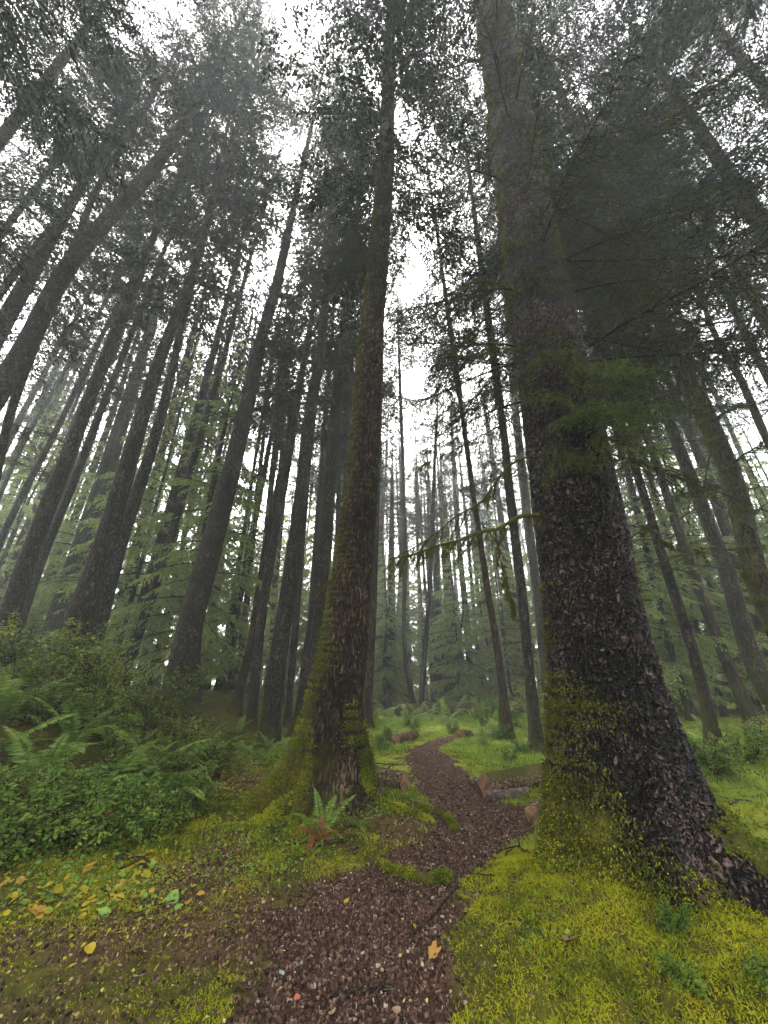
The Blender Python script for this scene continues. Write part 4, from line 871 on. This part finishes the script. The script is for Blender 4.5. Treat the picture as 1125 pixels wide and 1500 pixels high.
def clover_d(x, y):
    a = np.exp(-(((x+1.15)/.75)**2+((y-4.9)/.8)**2)); b = np.exp(-(((x+2.5)/1.3)**2+((y-4.1)/.55)**2)); c = np.exp(-(((x+.15)/.6)**2+((y-6.1)/.8)**2)); e = .5*ss(1.2, 1.6, x)*ss(5.8, 6.6, y)
    f = .5*np.exp(-(((x-.95)/.22)**2+((y-3.1)/.45)**2))
    return np.clip(np.maximum.reduce([a, b, c, e, f])*1.4*fbm(x*3, y*3, 71, 2)*1.6-.25, 0, 1)*(path_sd(x, y) < -.05)
x, y, R = scatter(60000, -4.5, 6, 2.5, 10, 5, clover_d); flat_leaves('ground_cover_leaves', x, y, R, .030*np.ones(len(x)), 'clover', .035, .5)
x, y, R = scatter(9000, -4, 4, 1.8, 14, 6, lambda x, y: .2+.5*(x < -1.)*(y < 9)+.15*(path_sd(x, y) > 0), 1.2); flat_leaves('leaf_litter', x, y, R, .020*np.ones(len(x)), 'litter', .012)
x, y, R = scatter(4200, -4.2, -.9, 3.0, 9.5, 16, lambda x, y: .4+.5*(y > 6.5)*(x > -3.2)); flat_leaves('leaf_litter', x, y, R, .035*np.ones(len(x)), 'yellow', .02)
def chips(n, x0, x1, y0, y1, seed, size, dens, ypow):
    x, y, R = scatter(n, x0, x1, y0, y1, seed, dens, ypow); n = len(x); z = ground(x, y)+.003; a = R.rand(n)*6.28
    L = size*.75*(.4+.9*R.rand(n)); W = L*(.25+.35*R.rand(n)); T_ = .004+.004*R.rand(n)
    d = norm(np.stack([np.cos(a), np.sin(a), R.randn(n)*.22], 1)); s = norm(np.cross(d, np.array([0, 0, 1.])+R.randn(n, 3)*.25)); u = np.cross(s, d); c = np.stack([x, y, z+.004], 1)
    V = np.stack([c-d*L[:, None]-s*W[:, None]*.6, c-d*L[:, None]*.8+s*W[:, None], c+d*L[:, None]+s*W[:, None]*.5, c+d*L[:, None]*.85-s*W[:, None]], 1)
    V = np.concatenate([V+u[:, None]*T_[:, None, None], V-u[:, None]*T_[:, None, None]], 1).reshape(-1, 3); i = np.arange(n)[:, None]*8
    mb = MB(); mb.add(V, *[i+np.array([q]) for q in ((0, 1, 2, 3), (0, 4, 5, 1), (1, 5, 6, 2), (2, 6, 7, 3), (3, 7, 4, 0))]); link('wood_chips', mb.mesh('wood_chips', M['chip']), kind='stuff')
pd = lambda x, y: np.clip(ss(-.12, .1, path_sd(x, y))+.28*dirt_m(x, y)*(y < 6)+.03*(y < 4), 0, 1)
chips(42000, -2.6, 1.6, 1.7, 5.2, 1, .011, pd, 1.3); chips(16000, -2.6, 2, 1.7, 8, 2, .018, pd, 1.3); chips(9000, -1, 3, 5, 13, 3, .02, pd, 1.2)

x, y, R = scatter(26000, -3, 3, 1.7, 8, 8, lambda x, y: ss(-.3, .0, path_sd(x, y))*np.clip((fbm(x*2.2, y*2.2, 91, 3)-.35)*4, .1, 1), 1.3)
n = len(x); a = R.rand(n)*6.28; mb = MB(); d = norm(np.stack([np.cos(a), np.sin(a), R.randn(n)*.12], 1)); p = np.stack([x, y, ground(x, y)+.014], 1)
needles(mb, p, d, np.cross(d, [0, 0, 1.])*.0016, .03+.05*R.rand(n)); link('needle_litter', mb.mesh('needle_litter', M['chip']), kind='stuff')
R = np.random.RandomState(44); mb = MB()
for i in range(420):
    x0, y0 = R.uniform(-4, 6), 3.4+13*R.rand()**1.2
    if path_sd(x0, y0) > -.02 and R.rand() < .8: continue
    a = R.rand()*6.28; ln = R.uniform(.12, .6); u = np.linspace(0, 1, 5); xx = x0+np.cos(a)*ln*u; yy = y0+np.sin(a)*ln*u+R.randn(5)*.012
    tube(mb, np.stack([xx, yy, ground(xx, yy)+.02+.02*R.rand(5)], 1), np.linspace(.007, .003, 5)*R.uniform(.6, 1.5), 5, True, a=.3)
link('fallen_twigs', mb.mesh('fallen_twigs', M['root'], True, 'moss'), kind='stuff')
# larger fallen leaves, each its own
def one_leaf_mesh(seed, mat, lobed=False):
    R = np.random.RandomState(seed); n = 14; th = np.linspace(0, 2*np.pi, n, endpoint=False)
    r = .5*(1-.12*np.cos(th))*(1+.06*R.randn(n)); 
    if lobed: r = r*(.65+.45*abs(np.cos(th*2.5)))
    x = r*np.cos(th)*1.1; y = r*np.sin(th)*.85; z = .30*(y*2)**2*R.rand()+.25*x**2*R.uniform(-1, 1)+R.randn(n)*.03
    V = np.concatenate([np.stack([x, y, z], 1), np.stack([x*.5, y*.5, z*.2], 1), [[0, 0, 0]]]); j = np.arange(n); k = (j+1) % n
    mb = MB(); mb.add(V, np.stack([j, k, n+k, n+j], 1), np.stack([n+j, n+k, np.full(n, 2*n)], 1))
    tube(mb, np.array([[.5, 0, .02], [.75, .04, .05], [1., .03, .03]]), [.014, .012, .01], 4, False)
    return mb.mesh('leaf', M[mat], True)
M['orange'] = leaf_mat('orange_leaf', [(.2, (.30,.16,.03)), (.8, (.45,.24,.06))], 3, .2); M['green'] = leaf_mat('green_leaf', [(.2, (.12,.25,.05)), (.8, (.25,.42,.10))], 3, .3)
M['tan'] = leaf_mat('tan_leaf', [(.2, (.24,.15,.09)), (.8, (.40,.28,.18))], 3, .15); M['grey'] = leaf_mat('grey_leaf', [(.2, (.22,.26,.22)), (.8, (.36,.40,.36))], 3, .1)
M['red'] = leaf_mat('red_leaf', [(.2, (.35,.08,.05)), (.8, (.45,.14,.08))], 3, .1)
LM = {}
for c in ('yellow', 'orange', 'green', 'tan', 'grey', 'red'): LM[c] = [one_leaf_mesh(i+len(c)*3, c, i == 2) for i in range(3)]
def fleaf(px, py, size_px, colr, label, k=0, grp='larger fallen leaves near the camera'):
    x, y = G(px, py); z = gz(x, y); d = (y*CP+(z-EYE)*SP); s = size_px/F*d
    link('fallen_leaf', LM[colr][k], None, (x, y, z+.018), (rs.randn()*.25-.15, rs.randn()*.25, rs.rand()*6.28), s, label=label, category='leaf', group=grp)
fleaf(52, 1337, 27, 'orange', 'large orange-brown leaf lying in the litter at lower left')
fleaf(150, 1344, 17, 'green', 'round green leaf among brown litter at lower left', 1)
fleaf(206, 1321, 17, 'green', 'green leaf with a yellow edge right of the round green leaf')
fleaf(252, 1318, 20, 'green', 'yellow-green folded leaf at the edge of the bare soil')
fleaf(173, 1300, 14, 'orange', 'small orange leaf among yellow ones on the left litter')
fleaf(567, 1444, 14, 'grey', 'grey-green leaf beside the dark half-buried root')
fleaf(487, 1476, 13, 'tan', 'round tan leaf near the bottom centre of the path', 1)
fleaf(581, 1474, 15, 'tan', 'curled tan leaf right of the round tan leaf')
fleaf(636, 1408, 20, 'orange', 'star-shaped orange-tan leaf on the right side of the path', 2)
fleaf(435, 1457, 9, 'red', 'tiny red leaf on the left edge of the path', 1)
fleaf(413, 1421, 11, 'grey', 'dull grey leaf at the left path edge above the tiny red leaf')
fleaf(202, 1433, 16, 'grey', 'grey leaf on green moss at lower left')
fleaf(845, 1447, 24, 'tan', 'long pale leaf resting on the bright moss of the huge spruce', 1)
fleaf(608, 1356, 9, 'yellow', 'small yellow leaf in the middle of the path')
fleaf(508, 1316, 9, 'yellow', 'small pale yellow leaf high on the left part of the path')
fleaf(394, 1280, 10, 'yellow', 'yellow leaf in the low leaves below the mossy old tree')
fleaf(416, 1274, 11, 'orange', 'orange-yellow leaf beside the yellow leaf below the mossy old tree', 1)
fleaf(196, 1396, 18, 'tan', 'long tan leaf on the moss at lower left')
fleaf(130, 1395, 16, 'yellow', 'yellow curled leaf on the moss at lower left')
R = np.random.RandomState(12)
for i in range(120):
    px, py = R.uniform(0, 275)+R.randn()*14, 1250+100*R.rand()**1.2
    fleaf(px, py, R.uniform(6, 14), R.choice(['yellow', 'yellow', 'yellow', 'green', 'orange']), 'one of the many small yellowing leaves carpeting the foot of the left bank', R.randint(2), 'yellowing leaves at the foot of the left bank')
def stone(px, py, size, label):
    x, y = G(px, py); R = np.random.RandomState(int(px)); mb = MB(); th = np.linspace(0, 2*np.pi, 12, endpoint=False)
    V = [[0, 0, .5]]
    for ph in (.35, .75, 1.2, 1.7):
        for t in th: r = 1+.14*R.randn(); V.append([math.cos(t)*math.sin(ph)*r, math.sin(t)*math.sin(ph)*r*.8, .5*math.cos(ph)])
    j = np.arange(12); k = (j+1) % 12; Fq = np.concatenate([np.stack([1+i*12+j, 1+(i+1)*12+j, 1+(i+1)*12+k, 1+i*12+k], 1) for i in range(3)])
    mb.add(np.array(V)*size, Fq, np.stack([np.zeros(12, int), 1+j, 1+k], 1))
    link('stone', mb.mesh('stone', M['stone'], True), None, (x, y, gz(x, y)+size*.1), (0, 0, R.rand()*6), label=label, category='stone')
stone(710, 1243, .022, 'small pale stone at the right edge of the path before the huge spruce')
stone(443, 1401, .014, 'tiny white pebble on the left half of the path')

# ------------------------------------------------------------------ mist
def haze():
    V = np.array([[x, y, z] for x in (-118, 118) for y in (-28, 168) for z in (-1.5, 52.0)], float)
    V = np.array([[x, y, z] for x in (-121, 121) for y in (-31, 171) for z in (-1.5, 52.0)], float)
    Fq = np.array([[0, 1, 3, 2], [4, 6, 7, 5], [0, 4, 5, 1], [2, 3, 7, 6], [0, 2, 6, 4], [1, 5, 7, 3]])
    m = bpy.data.materials.new('mist'); m.use_nodes = True; t = m.node_tree; t.nodes.clear(); o = t.nodes.new('ShaderNodeOutputMaterial'); v = t.nodes.new('ShaderNodeVolumePrincipled')
    v.inputs['Color'].default_value = (.90, .93, .92, 1); v.inputs['Density'].default_value = FOG; v.inputs['Anisotropy'].default_value = .35; t.links.new(v.outputs[0], o.inputs['Volume'])
    link('haze', mesh_np('haze', V, [Fq], m), kind='stuff')
haze()
